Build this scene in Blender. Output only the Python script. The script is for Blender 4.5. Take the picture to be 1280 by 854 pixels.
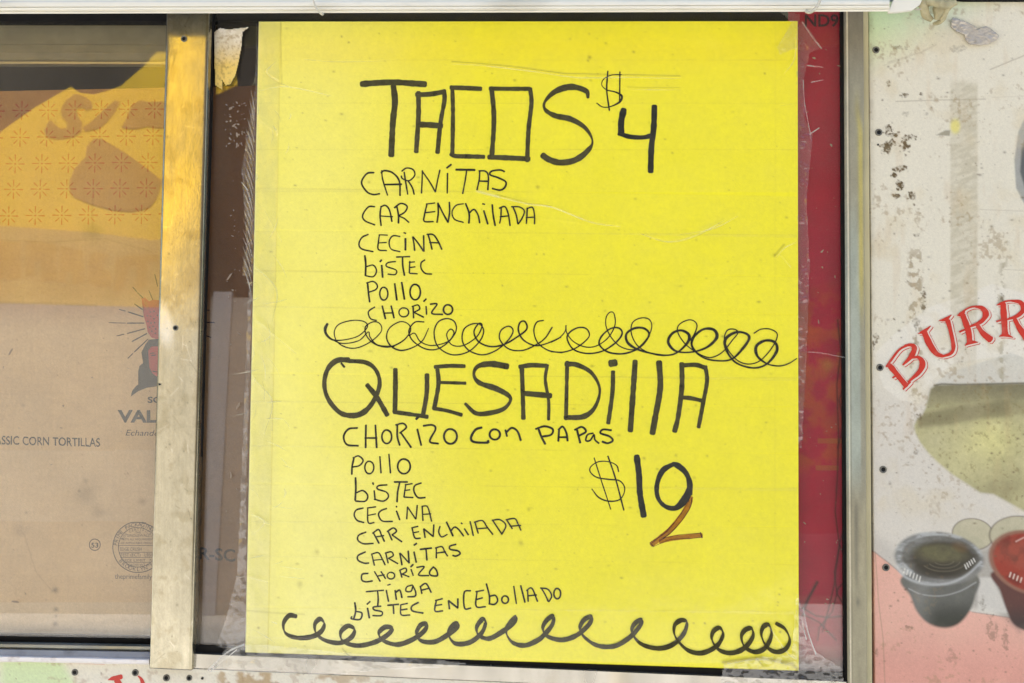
import bpy, bmesh, math
import numpy as np
from mathutils import Matrix, Vector, Euler

# ------------------------------------------------------------------ camera, sky, sun, exposure
for o in list(bpy.data.objects): bpy.data.objects.remove(o)
sc = bpy.context.scene
COL = sc.collection
FPX = 1412.0                       # focal length in photo pixels (1280 wide)
CAM = Vector((0.0, -1.2, 1.6))
ROT = Euler((math.radians(90 + 2.7), 0.0, math.radians(2.0)), 'XYZ')
cd = bpy.data.cameras.new('camera')
cam = bpy.data.objects.new('camera', cd); COL.objects.link(cam)
cam.location = CAM; cam.rotation_euler = ROT
cd.sensor_width = 36; cd.lens = 36 * FPX / 1280; cd.clip_start = 0.01; cd.clip_end = 200
sc.camera = cam

SUN_EL, SUN_AZ = math.radians(56), math.radians(12)     # sun stands behind the truck: this side is in open shade
w = bpy.data.worlds.new('World'); sc.world = w; w.use_nodes = True
nt = w.node_tree
sky = nt.nodes.new('ShaderNodeTexSky'); sky.sky_type = 'NISHITA'; sky.sun_disc = False
sky.sun_elevation = SUN_EL; sky.sun_rotation = SUN_AZ
sky.air_density = 1.0; sky.dust_density = 3.0
bg = nt.nodes['Background']; bg.inputs['Strength'].default_value = 0.13
nt.links.new(sky.outputs[0], bg.inputs['Color'])
sl = bpy.data.lights.new('sun', 'SUN'); sl.energy = 4.5; sl.angle = math.radians(0.5); sl.color = (1, .975, .93)
sun = bpy.data.objects.new('sun', sl); COL.objects.link(sun)
sun.rotation_euler = Vector((math.sin(SUN_AZ) * math.cos(SUN_EL), math.cos(SUN_AZ) * math.cos(SUN_EL), math.sin(SUN_EL))).to_track_quat('Z', 'Y').to_euler()
sc.view_settings.view_transform = 'Standard'; sc.view_settings.look = 'None'
sc.view_settings.exposure = 1.72; sc.view_settings.gamma = 1.0
sc.view_settings.use_curve_mapping = False
sc.render.engine = 'CYCLES'
sc.cycles.max_bounces = 10; sc.cycles.transparent_max_bounces = 32
sc.cycles.use_denoising = True
sc.cycles.caustics_reflective = False; sc.cycles.caustics_refractive = False

# ------------------------------------------------------------------ geometry helpers
R3 = np.array(ROT.to_matrix())
C0 = np.array(CAM)
def P(px, py, y):
    """world point where the photo pixel meets the vertical plane at depth y"""
    px = np.asarray(px, float); py = np.asarray(py, float); y = np.asarray(y, float)
    px, py, y = np.broadcast_arrays(px, py, y)
    d = np.stack([(px - 640) / FPX, -(py - 427) / FPX, -np.ones_like(px)], -1) @ R3.T
    t = (y - C0[1]) / d[..., 1]
    return C0 + d * t[..., None]
def link(o, parent=None):
    COL.objects.link(o)
    if parent is not None: o.parent = parent
    return o
def thing(name, label, cat, loc=(0, 0, 0), group=None):
    o = bpy.data.objects.new(name, None); COL.objects.link(o)
    o.location = loc; o.empty_display_size = .02
    o['label'] = label; o['category'] = cat
    if group: o['group'] = group
    o['kind'] = 'thing'
    return o
def tag(o, label, cat, group=None):
    o['label'] = label; o['category'] = cat
    if group: o['group'] = group
    o['kind'] = 'thing'
    return o
def mesh(name, verts, faces, mat, parent=None, smooth=False, cols=None, label=None, kind=None):
    me = bpy.data.meshes.new(name)
    verts = np.asarray(verts, float)
    off = np.zeros(3)
    if parent is not None:
        p = parent
        while p is not None: off += np.array(p.location); p = p.parent
    verts = verts - off
    me.from_pydata(verts.tolist(), [], [tuple(int(i) for i in f) for f in faces])
    if cols is not None:
        a = me.color_attributes.new('print', 'FLOAT_COLOR', 'POINT')
        c = np.ones((len(verts), 4), np.float32); c[:, :3] = cols
        a.data.foreach_set('color', c.ravel())
    if smooth: me.polygons.foreach_set('use_smooth', [True] * len(me.polygons))
    for m in (mat if isinstance(mat, (list, tuple)) else [mat]): me.materials.append(m)
    me.update()
    o = bpy.data.objects.new(name, me); link(o, parent)
    if label: o['label'] = label
    if kind: o['kind'] = kind
    return o
def fix_normals(o, bevel=0, seg=2):
    bm = bmesh.new(); bm.from_mesh(o.data)
    bmesh.ops.recalc_face_normals(bm, faces=bm.faces)
    if bevel:
        bmesh.ops.bevel(bm, geom=bm.edges[:], offset=bevel, segments=seg, profile=.6, affect='EDGES', clamp_overlap=True)
    bm.to_mesh(o.data); bm.free()
    return o
def prism(name, poly, y0, y1, mat, parent=None, bevel=0.0, label=None):
    """photo-pixel outline at front depth y0, pushed straight back to y1"""
    poly = np.array(poly, float); n = len(poly)
    f = P(poly[:, 0], poly[:, 1], y0); b = f.copy(); b[:, 1] = y1
    faces = [list(range(n))[::-1], list(range(n, 2 * n))] + [[i, (i + 1) % n, n + (i + 1) % n, n + i] for i in range(n)]
    return fix_normals(mesh(name, np.vstack([f, b]), faces, mat, parent, label=label), bevel)
def wbox(name, a, b, mat, parent=None, kind=None, bevel=0):
    (x0, y0, z0), (x1, y1, z1) = a, b
    v = [(x, y, z) for x in (x0, x1) for y in (y0, y1) for z in (z0, z1)]
    fs = [(0, 1, 3, 2), (4, 6, 7, 5), (0, 4, 5, 1), (2, 3, 7, 6), (0, 2, 6, 4), (1, 5, 7, 3)]
    return fix_normals(mesh(name, v, fs, mat, parent, kind=kind), bevel)
def loft(name, lines, x0, x1, mat, parent=None, n=24, wob=0.0, smooth=False, back=0.03, seed=1):
    """lines: (y_left, y_right, depth) running from pixel column x0 to x1, top to bottom; closed at the back"""
    xs = np.linspace(x0, x1, n); t = (xs - x0) / (x1 - x0)
    rows = []
    r = np.random.RandomState(seed)
    for k, (a, b, d) in enumerate(lines):
        j = wob * np.convolve(r.randn(n + 4), np.ones(5) / 5, 'valid')
        rows.append(P(xs, a + (b - a) * t + j, d))
    top = rows[0].copy(); top[:, 1] = back
    bot = rows[-1].copy(); bot[:, 1] = back
    rows = [top] + rows + [bot]
    V = np.vstack(rows); F = []
    m = len(rows)
    for i in range(m):
        i2 = (i + 1) % m
        for j in range(n - 1):
            F.append([i * n + j, i * n + j + 1, i2 * n + j + 1, i2 * n + j])
    F.append([i * n for i in range(m)]); F.append([i * n + n - 1 for i in range(m)][::-1])
    return fix_normals(mesh(name, V, F, mat, parent, smooth=smooth))
def catmull(pts, step=1.2, closed=False):
    p = np.array(pts, float)
    if len(p) == 2:
        n = max(2, int(np.hypot(*(p[1] - p[0])[:2]) / step) + 1)
        return p[0] + (p[1] - p[0]) * np.linspace(0, 1, n)[:, None]
    q = np.vstack([p[-1], p, p[0], p[1]]) if closed else np.vstack([2 * p[0] - p[1], p, 2 * p[-1] - p[-2]])
    out = []
    for i in range(1, len(q) - 2):
        a, b, c, d = q[i - 1], q[i], q[i + 1], q[i + 2]
        n = max(2, int(np.hypot(*(c - b)[:2]) / step) + 1)
        t = np.linspace(0, 1, n, endpoint=False)[:, None]
        out.append(.5 * ((2 * b) + (-a + c) * t + (2 * a - 5 * b + 4 * c - d) * t ** 2 + (-a + 3 * b - 3 * c + d) * t ** 3))
    out.append(q[-2][None])
    return np.vstack(out)

# ------------------------------------------------------------------ noise and raster helpers (numpy)
def vnoise(X, Y, s, seed):
    r = np.random.RandomState(seed).rand(256, 256)
    x = X / s + 100.3; y = Y / s + 100.7
    xi = np.floor(x).astype(int); yi = np.floor(y).astype(int)
    fx = x - xi; fy = y - yi
    fx = fx * fx * (3 - 2 * fx); fy = fy * fy * (3 - 2 * fy)
    g = lambda a, b: r[a % 256, b % 256]
    return (g(xi, yi) * (1 - fx) + g(xi + 1, yi) * fx) * (1 - fy) + (g(xi, yi + 1) * (1 - fx) + g(xi + 1, yi + 1) * fx) * fy
def fbm(X, Y, s, seed, o=4):
    v = 0; a = .5; tot = 0
    for k in range(o):
        v = v + a * vnoise(X, Y, s / 2 ** k, seed + k); tot += a; a *= .5
    return v / tot
def sm(x, a, b):
    t = np.clip((x - a) / (b - a), 0, 1); return t * t * (3 - 2 * t)
def inside(X, Y, poly):
    p = np.array(poly, float); r = np.zeros(X.shape, bool); j = len(p) - 1
    for i in range(len(p)):
        xi, yi = p[i]; xj, yj = p[j]
        if yi != yj:
            c = ((yi > Y) != (yj > Y)) & (X < (xj - xi) * (Y - yi) / (yj - yi) + xi)
            r ^= c
        j = i
    return r
def dseg(X, Y, pts, closed=False):
    p = [tuple(map(float, q)) for q in pts]
    if closed: p = p + [p[0]]
    d = np.full(X.shape, 1e9)
    for (x0, y0), (x1, y1) in zip(p[:-1], p[1:]):
        L = (x1 - x0) ** 2 + (y1 - y0) ** 2 + 1e-9
        t = np.clip(((X - x0) * (x1 - x0) + (Y - y0) * (y1 - y0)) / L, 0, 1)
        d = np.minimum(d, np.hypot(X - x0 - t * (x1 - x0), Y - y0 - t * (y1 - y0)))
    return d
def soft(X, Y, poly, w=1.5):
    """0..1 mask of an outline with an edge w pixels soft"""
    s = np.where(inside(X, Y, poly), 1, -1) * dseg(X, Y, poly, True)
    return sm(s, -w, w)
def ell(X, Y, cx, cy, rx, ry, rot=0, w=.08):
    a = math.radians(rot); dx = X - cx; dy = Y - cy
    u = (dx * math.cos(a) + dy * math.sin(a)) / rx; v = (-dx * math.sin(a) + dy * math.cos(a)) / ry
    return sm(1 - np.hypot(u, v), -w, w)
def lin(c):
    c = np.asarray(c, float) / 255
    return np.where(c <= .04045, c / 12.92, ((c + .055) / 1.055) ** 2.4)
def mix(base, col, m):
    return base + (np.asarray(col, float) - base) * np.clip(m, 0, 1)[..., None]

def sheet(name, x0, y0, x1, y1, step, depth, paint, mat, parent=None, disp=None, quad=None, thick=.002, smooth=True, keep=None, label=None, grain=.035):
    """a sheet of real vertices over a photo rectangle (or the four-corner quad), colours computed by paint(X, Y)"""
    nx = int(round((x1 - x0) / step)) + 1; ny = int(round((y1 - y0) / step)) + 1
    U, V = np.meshgrid(np.linspace(0, 1, nx), np.linspace(0, 1, ny))
    if quad is None: quad = [(x0, y0), (x1, y0), (x1, y1), (x0, y1)]
    q = np.array(quad, float)
    X = (q[0, 0] * (1 - U) + q[1, 0] * U) * (1 - V) + (q[3, 0] * (1 - U) + q[2, 0] * U) * V
    Y = (q[0, 1] * (1 - U) + q[1, 1] * U) * (1 - V) + (q[3, 1] * (1 - U) + q[2, 1] * U) * V
    D = np.full(X.shape, float(depth))
    if disp is not None: D = D + disp(X, Y)
    W = P(X, Y, D).reshape(-1, 3)
    col = None
    if paint is not None:
        g_ = np.random.RandomState(nx)
        col = np.clip(paint(X, Y) * (1 + grain * g_.randn(ny, nx, 1)), 0, 1).reshape(-1, 3)
    I = np.arange(nx * ny).reshape(ny, nx)
    F = np.stack([I[:-1, :-1], I[1:, :-1], I[1:, 1:], I[:-1, 1:]], -1).reshape(-1, 4)
    if keep is not None:
        cx = (X[:-1, :-1] + X[1:, 1:]) / 2; cy = (Y[:-1, :-1] + Y[1:, 1:]) / 2
        F = F[keep(cx, cy).reshape(-1)]
        used = np.unique(F); rm = -np.ones(nx * ny, int); rm[used] = np.arange(len(used))
        F = rm[F]; W = W[used]; col = None if col is None else col[used]
        # rim: edges used once
        e = np.vstack([F[:, [0, 1]], F[:, [1, 2]], F[:, [2, 3]], F[:, [3, 0]]])
        es = np.sort(e, 1); key = es[:, 0] * (len(W) + 1) + es[:, 1]
        _, inv, cnt = np.unique(key, return_inverse=True, return_counts=True)
        rim = e[cnt[inv] == 1]
    else:
        ring = np.concatenate([I[0, :], I[1:, -1], I[-1, -2::-1], I[-2:0:-1, 0]])
        rim = np.stack([np.roll(ring, -1), ring], 1)
    if thick:
        rv = np.unique(rim); rb = {int(a): len(W) + k for k, a in enumerate(rv)}
        B = W[rv].copy(); B[:, 1] += thick
        W = np.vstack([W, B])
        if col is not None: col = np.vstack([col, col[rv] * .8])
        F = [tuple(f) for f in F.tolist()] + [(int(b), int(a), rb[int(a)], rb[int(b)]) for a, b in rim]
    return mesh(name, W, F, mat, parent, smooth=smooth, cols=col, label=label)

def ribbon_geo(pts, width, tr=(0, 0, 1), closed=False, nib=None, step=1.1, seed=0, jit=.04):
    """pts in zoomed coordinates, tr=(ox, oy, scale); width scalar or list, same units; nib=(angle, minimum share)"""
    ox, oy, s = tr
    p = np.array(pts, float)
    wd = np.full(len(p), float(width)) if np.isscalar(width) else np.array(width, float)
    if len(wd) != len(p): wd = np.interp(np.linspace(0, 1, len(p)), np.linspace(0, 1, len(wd)), wd)
    q = catmull(np.column_stack([ox + p[:, 0] / s, oy + p[:, 1] / s, wd / s]), step, closed)
    keep = np.ones(len(q), bool); keep[1:] = np.hypot(*(np.diff(q[:, :2], axis=0).T)) > 1e-4
    q = q[keep]
    t = np.gradient(q[:, :2], axis=0); t /= np.maximum(np.hypot(t[:, 0], t[:, 1]), 1e-9)[:, None]
    r = np.random.RandomState(seed + 7)
    wv = np.maximum(q[:, 2], .3) * (1 + jit * np.convolve(r.randn(len(q) + 4), np.ones(5) / 2.2, 'valid'))
    if nib is not None:
        a = math.radians(nib[0]); nv = np.array([math.cos(a), -math.sin(a)])
        cr = np.abs(t[:, 0] * nv[1] - t[:, 1] * nv[0])
        wv = wv * (nib[1] + (1 - nib[1]) * cr)
    n = np.column_stack([-t[:, 1], t[:, 0]])
    L = q[:, :2] + n * wv[:, None] / 2; Rr = q[:, :2] - n * wv[:, None] / 2
    # slightly rounded ends
    e0 = q[0, :2] - t[0] * wv[0] * .22; e1 = q[-1, :2] + t[-1] * wv[-1] * .22
    V = np.vstack([L, Rr, [e0 + n[0] * wv[0] * .28, e0 - n[0] * wv[0] * .28, e1 + n[-1] * wv[-1] * .28, e1 - n[-1] * wv[-1] * .28]])
    m = len(q)
    F = [(i, i + 1, m + i + 1, m + i) for i in range(m - 1)]
    F += [(2 * m, 0, m, 2 * m + 1), (m - 1, 2 * m + 2, 2 * m + 3, 2 * m - 1)]
    lift = np.concatenate([np.arange(m), np.arange(m), [0, 0, m, m]]) * 1.0e-6
    return V, F, lift
def ink(name, strokes, depth, mat, parent, tr=(0, 0, 1), disp=None, label=None, nib=None, grow=1.0, off=(0, 0), seed=1):
    """strokes: (points, width[, closed]) -> one mesh of pen strokes lying on the sheet"""
    VV, FF, LL = [], [], []; n = 0
    if mat is M.get('ink') and nib is None:
        extra = []
        for s in strokes:
            p = np.array(s[0], float); d = p[-1] - p[-2]; L = np.hypot(*d)
            wl = s[1] if np.isscalar(s[1]) else s[1][-1]
            if L > 20: extra.append(([tuple(p[-1] - d / L * .32 * wl), tuple(p[-1])], wl * .92))
        strokes = list(strokes) + extra
    for k, s in enumerate(strokes):
        V, F, l = ribbon_geo(s[0], np.array(s[1]) * grow if not np.isscalar(s[1]) else s[1] * grow, tr, len(s) > 2 and s[2] is True, nib, seed=seed + k)
        V = V + np.array(off)
        VV.append(V); FF += [tuple(i + n for i in f) for f in F]; LL.append(l + k * 2.5e-5); n += len(V)
    V = np.vstack(VV); L = np.concatenate(LL)
    d = depth - L
    if disp is not None: d = d + disp(V[:, 0], V[:, 1])
    return mesh(name, P(V[:, 0], V[:, 1], d), FF, mat, parent, label=label)
def E(cx, cy, rx, ry, w, a0=-80, sweep=368, rot=0):
    """an oval pen loop"""
    pts = []
    for k in range(11):
        a = math.radians(a0 + sweep * k / 10); c, s_ = math.cos(math.radians(rot)), math.sin(math.radians(rot))
        x, y = rx * math.cos(a), ry * math.sin(a)
        pts.append((cx + x * c - y * s_, cy + x * s_ + y * c))
    return (pts, w)
def flat_poly(name, polys, depth, mat, parent, tr=(0, 0, 1), label=None, off=(0, 0), dz=2e-5, disp=None):
    ox, oy, s = tr
    bm = bmesh.new()
    for k, pl in enumerate(polys):
        a = np.array(pl, float); x = ox + a[:, 0] / s + off[0]; y = oy + a[:, 1] / s + off[1]
        W = P(x, y, depth - k * dz)
        f = bm.faces.new([bm.verts.new(v) for v in W])
    bmesh.ops.triangulate(bm, faces=bm.faces[:])
    me = bpy.data.meshes.new(name); bm.to_mesh(me); bm.free()
    me.materials.append(mat)
    o = bpy.data.objects.new(name, me)
    if parent is not None: me.transform(Matrix.Translation(-parent.location))
    link(o, parent)
    if label: o['label'] = label
    return o
def glyph(string, bold=0.0, shear=0.0):
    cu = bpy.data.curves.new('t', 'FONT'); cu.body = string; cu.offset = bold; cu.shear = shear; cu.resolution_u = 3
    to = bpy.data.objects.new('t', cu); COL.objects.link(to)
    bpy.context.view_layer.update()
    dg = bpy.context.evaluated_depsgraph_get()
    me = bpy.data.meshes.new_from_object(to.evaluated_get(dg))
    v = np.array([x.co[:2] for x in me.vertices]).reshape(-1, 2); f = [tuple(p.vertices) for p in me.polygons]
    bpy.data.objects.remove(to); bpy.data.curves.remove(cu); bpy.data.meshes.remove(me)
    return v, f
def text(name, string, x0, x1, y0, y1, top, depth, mat, parent, bold=0.0, shear=0.0, label=None, jit=0):
    """printed words fitted between x0..x1; baseline y0 at x0 and y1 at x1; letter height top"""
    v, f = glyph(string, bold, shear)
    a, b = v.min(0), v.max(0)
    h = glyph('H', bold)[0][:, 1].max()
    t = (v[:, 0] - a[0]) / (b[0] - a[0])
    X = x0 + (x1 - x0) * t; Y = y0 + (y1 - y0) * t - v[:, 1] / h * top
    if jit: X = X + jit * np.sin(Y * 2.3 + X); Y = Y + jit * np.sin(X * .8)
    return mesh(name, P(X, Y, depth), f, mat, parent, label=label)
def tube_px(name, pts, rad, depthf, mat, parent=None, n=10, step=1.0):
    """a round cord through (px, py, depth) points"""
    q = catmull(np.array([tuple(P(a, b, d)) for a, b, d in pts]) * 1000, step) / 1000
    V, F = [], []
    T = np.gradient(q, axis=0); T /= np.linalg.norm(T, axis=1)[:, None]
    up = np.array([.3, 1, .2])
    for i, (c, t) in enumerate(zip(q, T)):
        a = np.cross(t, up); a /= np.linalg.norm(a) + 1e-9; b = np.cross(t, a)
        rr = rad if np.isscalar(rad) else np.interp(i / (len(q) - 1), np.linspace(0, 1, len(rad)), rad)
        for k in range(n):
            an = 2 * math.pi * k / n
            V.append(c + (a * math.cos(an) + b * math.sin(an)) * rr)
    for i in range(len(q) - 1):
        for k in range(n):
            F.append((i * n + k, i * n + (k + 1) % n, (i + 1) * n + (k + 1) % n, (i + 1) * n + k))
    F.append(tuple(range(n))[::-1]); F.append(tuple((len(q) - 1) * n + k for k in range(n)))
    return fix_normals(mesh(name, V, F, mat, parent, smooth=True))

# ------------------------------------------------------------------ materials
def bsdf(m): return m.node_tree.nodes['Principled BSDF']
def mat(name, col=None, rough=.5, metal=0.0, spec=.5, coat=0.0, coatr=.05, attr=False, var=.0, vs=60., bump=0., bs=300., dirt=0., dirtc=(.12, .09, .06), ds=18., stretch=(1, 1, 1), rvar=0.):
    m = bpy.data.materials.new(name); m.use_nodes = True
    nt = m.node_tree; N = nt.nodes; L = nt.links; b = bsdf(m)
    b.inputs['Roughness'].default_value = rough; b.inputs['Metallic'].default_value = metal
    b.inputs['Specular IOR Level'].default_value = spec
    b.inputs['Coat Weight'].default_value = coat; b.inputs['Coat Roughness'].default_value = coatr
    tc = N.new('ShaderNodeTexCoord'); mp = N.new('ShaderNodeMapping'); mp.inputs['Scale'].default_value = stretch
    L.new(tc.outputs['Object'], mp.inputs['Vector'])
    def noise(s, det=4):
        n = N.new('ShaderNodeTexNoise'); n.inputs['Scale'].default_value = s; n.inputs['Detail'].default_value = det
        L.new(mp.outputs[0], n.inputs['Vector']); return n
    if attr:
        a = N.new('ShaderNodeAttribute'); a.attribute_name = 'print'; src = a.outputs['Color']
    else:
        rgb = N.new('ShaderNodeRGB'); rgb.outputs[0].default_value = (*col, 1); src = rgb.outputs[0]
    if var:
        n = noise(vs); mr = N.new('ShaderNodeMapRange')
        mr.inputs['From Min'].default_value = .25; mr.inputs['From Max'].default_value = .75
        mr.inputs['To Min'].default_value = 1 - var; mr.inputs['To Max'].default_value = 1 + var
        L.new(n.outputs['Fac'], mr.inputs['Value'])
        mx = N.new('ShaderNodeVectorMath'); mx.operation = 'SCALE'
        L.new(src, mx.inputs[0]); L.new(mr.outputs[0], mx.inputs['Scale']); src = mx.outputs[0]
    if dirt:
        n = noise(ds, 8); mr = N.new('ShaderNodeMapRange')
        mr.inputs['From Min'].default_value = .55; mr.inputs['From Max'].default_value = .72; mr.inputs['To Max'].default_value = dirt
        L.new(n.outputs['Fac'], mr.inputs['Value'])
        mx = N.new('ShaderNodeMix'); mx.data_type = 'RGBA'
        L.new(mr.outputs[0], mx.inputs['Factor']); L.new(src, mx.inputs[6]); mx.inputs[7].default_value = (*dirtc, 1); src = mx.outputs[2]
    L.new(src, b.inputs['Base Color'])
    if rvar:
        n = noise(ds * 1.7, 6); mr = N.new('ShaderNodeMapRange')
        mr.inputs['From Min'].default_value = .3; mr.inputs['From Max'].default_value = .7
        mr.inputs['To Min'].default_value = max(rough - rvar, .02); mr.inputs['To Max'].default_value = rough + rvar
        L.new(n.outputs['Fac'], mr.inputs['Value']); L.new(mr.outputs[0], b.inputs['Roughness'])
    if bump:
        n = noise(bs, 5); bp = N.new('ShaderNodeBump'); bp.inputs['Strength'].default_value = bump; bp.inputs['Distance'].default_value = .001
        L.new(n.outputs['Fac'], bp.inputs['Height']); L.new(bp.outputs[0], b.inputs['Normal'])
        if coat: L.new(bp.outputs[0], b.inputs['Coat Normal'])
    return m
def schlick(nt, scale):
    """mirror share of a clear sheet, the same from both sides"""
    N = nt.nodes; L = nt.links
    lw = N.new('ShaderNodeLayerWeight'); lw.inputs['Blend'].default_value = .5
    p = N.new('ShaderNodeMath'); p.operation = 'POWER'; p.inputs[1].default_value = 5; L.new(lw.outputs['Facing'], p.inputs[0])
    a = N.new('ShaderNodeMath'); a.operation = 'MULTIPLY_ADD'; a.inputs[1].default_value = .957 * min(scale, 1); a.inputs[2].default_value = .043 * scale; L.new(p.outputs[0], a.inputs[0])
    a.use_clamp = True
    return a
def glass_mat(name, tint, refl=1.0, haze=0.0, hazec=(.75, .7, .6)):
    """thin pane: see-through with the mirror reflection of real glass, and a little dust"""
    m = bpy.data.materials.new(name); m.use_nodes = True
    nt = m.node_tree; N = nt.nodes; L = nt.links; N.remove(bsdf(m)); out = N['Material Output']
    t = N.new('ShaderNodeBsdfTransparent'); t.inputs[0].default_value = (*tint, 1)
    g = N.new('ShaderNodeBsdfGlossy'); g.inputs['Roughness'].default_value = .015; g.inputs[0].default_value = (1, 1, 1, 1)
    mu = schlick(nt, refl)
    mx = N.new('ShaderNodeMixShader'); L.new(mu.outputs[0], mx.inputs[0]); L.new(t.outputs[0], mx.inputs[1]); L.new(g.outputs[0], mx.inputs[2])
    last = mx
    if haze:
        d = N.new('ShaderNodeBsdfDiffuse'); d.inputs[0].default_value = (*hazec, 1)
        tc = N.new('ShaderNodeTexCoord')
        n = N.new('ShaderNodeTexNoise'); n.inputs['Scale'].default_value = 9; n.inputs['Detail'].default_value = 8; L.new(tc.outputs['Object'], n.inputs['Vector'])
        n2 = N.new('ShaderNodeTexNoise'); n2.inputs['Scale'].default_value = 260; n2.inputs['Detail'].default_value = 3; L.new(tc.outputs['Object'], n2.inputs['Vector'])
        mr = N.new('ShaderNodeMapRange'); mr.inputs['From Min'].default_value = .3; mr.inputs['From Max'].default_value = .75; mr.inputs['To Min'].default_value = .25 * haze; mr.inputs['To Max'].default_value = haze
        L.new(n.outputs['Fac'], mr.inputs['Value'])
        mr2 = N.new('ShaderNodeMapRange'); mr2.inputs['From Min'].default_value = .3; mr2.inputs['From Max'].default_value = .7; mr2.inputs['To Min'].default_value = .6; mr2.inputs['To Max'].default_value = 1.4
        L.new(n2.outputs['Fac'], mr2.inputs['Value'])
        mm = N.new('ShaderNodeMath'); mm.operation = 'MULTIPLY'; L.new(mr.outputs[0], mm.inputs[0]); L.new(mr2.outputs[0], mm.inputs[1])
        m2 = N.new('ShaderNodeMixShader'); L.new(mm.outputs[0], m2.inputs[0]); L.new(mx.outputs[0], m2.inputs[1]); L.new(d.outputs[0], m2.inputs[2]); last = m2
    L.new(last.outputs[0], out.inputs['Surface'])
    return m
def film_mat(name, gloss=.5, milk=.05, rough=.12, bump=0.0, bs=120, milkc=(.8, .78, .7), tint=(.995, .995, .99)):
    m = bpy.data.materials.new(name); m.use_nodes = True
    nt = m.node_tree; N = nt.nodes; L = nt.links; N.remove(bsdf(m)); out = N['Material Output']
    t = N.new('ShaderNodeBsdfTransparent'); t.inputs[0].default_value = (*tint, 1)
    g = N.new('ShaderNodeBsdfGlossy'); g.inputs['Roughness'].default_value = rough
    mu = schlick(nt, gloss)
    mx = N.new('ShaderNodeMixShader'); L.new(mu.outputs[0], mx.inputs[0]); L.new(t.outputs[0], mx.inputs[1]); L.new(g.outputs[0], mx.inputs[2])
    d = N.new('ShaderNodeBsdfDiffuse'); d.inputs[0].default_value = (*milkc, 1)
    tc = N.new('ShaderNodeTexCoord')
    n = N.new('ShaderNodeTexNoise'); n.inputs['Scale'].default_value = 40; n.inputs['Detail'].default_value = 6; L.new(tc.outputs['Object'], n.inputs['Vector'])
    mr = N.new('ShaderNodeMapRange'); mr.inputs['From Min'].default_value = .3; mr.inputs['From Max'].default_value = .7; mr.inputs['To Min'].default_value = milk * .4; mr.inputs['To Max'].default_value = milk * 1.6
    L.new(n.outputs['Fac'], mr.inputs['Value'])
    m2 = N.new('ShaderNodeMixShader'); L.new(mr.outputs[0], m2.inputs[0]); L.new(mx.outputs[0], m2.inputs[1]); L.new(d.outputs[0], m2.inputs[2])
    if bump:
        n3 = N.new('ShaderNodeTexNoise'); n3.inputs['Scale'].default_value = bs; n3.inputs['Detail'].default_value = 3; L.new(tc.outputs['Object'], n3.inputs['Vector'])
        bp = N.new('ShaderNodeBump'); bp.inputs['Strength'].default_value = bump; bp.inputs['Distance'].default_value = .001
        L.new(n3.outputs['Fac'], bp.inputs['Height']); L.new(bp.outputs[0], g.inputs['Normal'])
    L.new(m2.outputs[0], out.inputs['Surface'])
    return m
def ink_mat(name, col, tint, opaque=.55, rough=.35):
    """felt pen ink: partly covers, partly stains, so a second pass over it is darker"""
    m = bpy.data.materials.new(name); m.use_nodes = True
    nt = m.node_tree; N = nt.nodes; L = nt.links; b = bsdf(m); out = N['Material Output']
    b.inputs['Base Color'].default_value = (*col, 1); b.inputs['Roughness'].default_value = rough; b.inputs['Specular IOR Level'].default_value = .35
    t = N.new('ShaderNodeBsdfTransparent'); t.inputs[0].default_value = (*tint, 1)
    tc = N.new('ShaderNodeTexCoord')
    n = N.new('ShaderNodeTexNoise'); n.inputs['Scale'].default_value = 150; n.inputs['Detail'].default_value = 4; L.new(tc.outputs['Object'], n.inputs['Vector'])
    mr = N.new('ShaderNodeMapRange'); mr.inputs['From Min'].default_value = .3; mr.inputs['From Max'].default_value = .7
    mr.inputs['To Min'].default_value = opaque - .2; mr.inputs['To Max'].default_value = opaque + .2; L.new(n.outputs['Fac'], mr.inputs['Value'])
    mx = N.new('ShaderNodeMixShader'); L.new(mr.outputs[0], mx.inputs[0]); L.new(t.outputs[0], mx.inputs[1]); L.new(b.outputs[0], mx.inputs[2])
    L.new(mx.outputs[0], out.inputs['Surface'])
    return m

M = {}
M['poster'] = mat('yellow_poster_board', attr=True, rough=.42, spec=.4, coat=.35, coatr=.14, var=.035, vs=220, bump=.05, bs=90)
M['ink'] = ink_mat('black_marker_ink', (.078, .068, .014), (.10, .10, .30), .58, .5)
M['inkdark'] = ink_mat('dense_black_marker_ink', (.012, .014, .009), (.03, .035, .1), .8)
M['inkthin'] = ink_mat('thin_black_marker_ink', (.018, .019, .008), (.05, .055, .15), .66)
M['inkbrown'] = ink_mat('brown_marker_ink', (.30, .13, .015), (.78, .52, .30), .30)
M['inkbrowndark'] = ink_mat('dark_brown_marker_ink', (.09, .028, .004), (.4, .2, .1), .5)
M['film'] = film_mat('clear_tape_film', .55, .02, .10, .25, 60)
M['filmseam'] = film_mat('clear_tape_edge', .9, .13, .2, 0, 60, (.30, .27, .10), (.93, .92, .85))
M['crumple'] = film_mat('crumpled_clear_film', 2.0, .05, .10, .4, 90)
M['milk'] = film_mat('cloudy_tape_film', 1.0, .05, .16, .3, 70, (.90, .88, .60))
M['alu'] = mat('anodised_aluminium', (.38, .36, .31), rough=.20, metal=.80, var=.12, vs=30, bump=.05, bs=420, dirt=.40, dirtc=(.36, .30, .19), ds=22, stretch=(1, 1, .35), rvar=.09)
M['jamb'] = mat('dull_grey_aluminium', (.36, .365, .31), rough=.40, metal=.55, var=.14, vs=26, bump=.03, bs=400, dirt=.5, dirtc=(.30, .27, .15), ds=16, stretch=(1, 1, .25), rvar=.1)
M['jambedge'] = mat('yellowed_sealant', (.50, .45, .26), rough=.6, var=.16, vs=60, bump=.1, bs=300, dirt=.4, dirtc=(.30, .24, .12), ds=30, stretch=(1, 1, .3))
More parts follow.
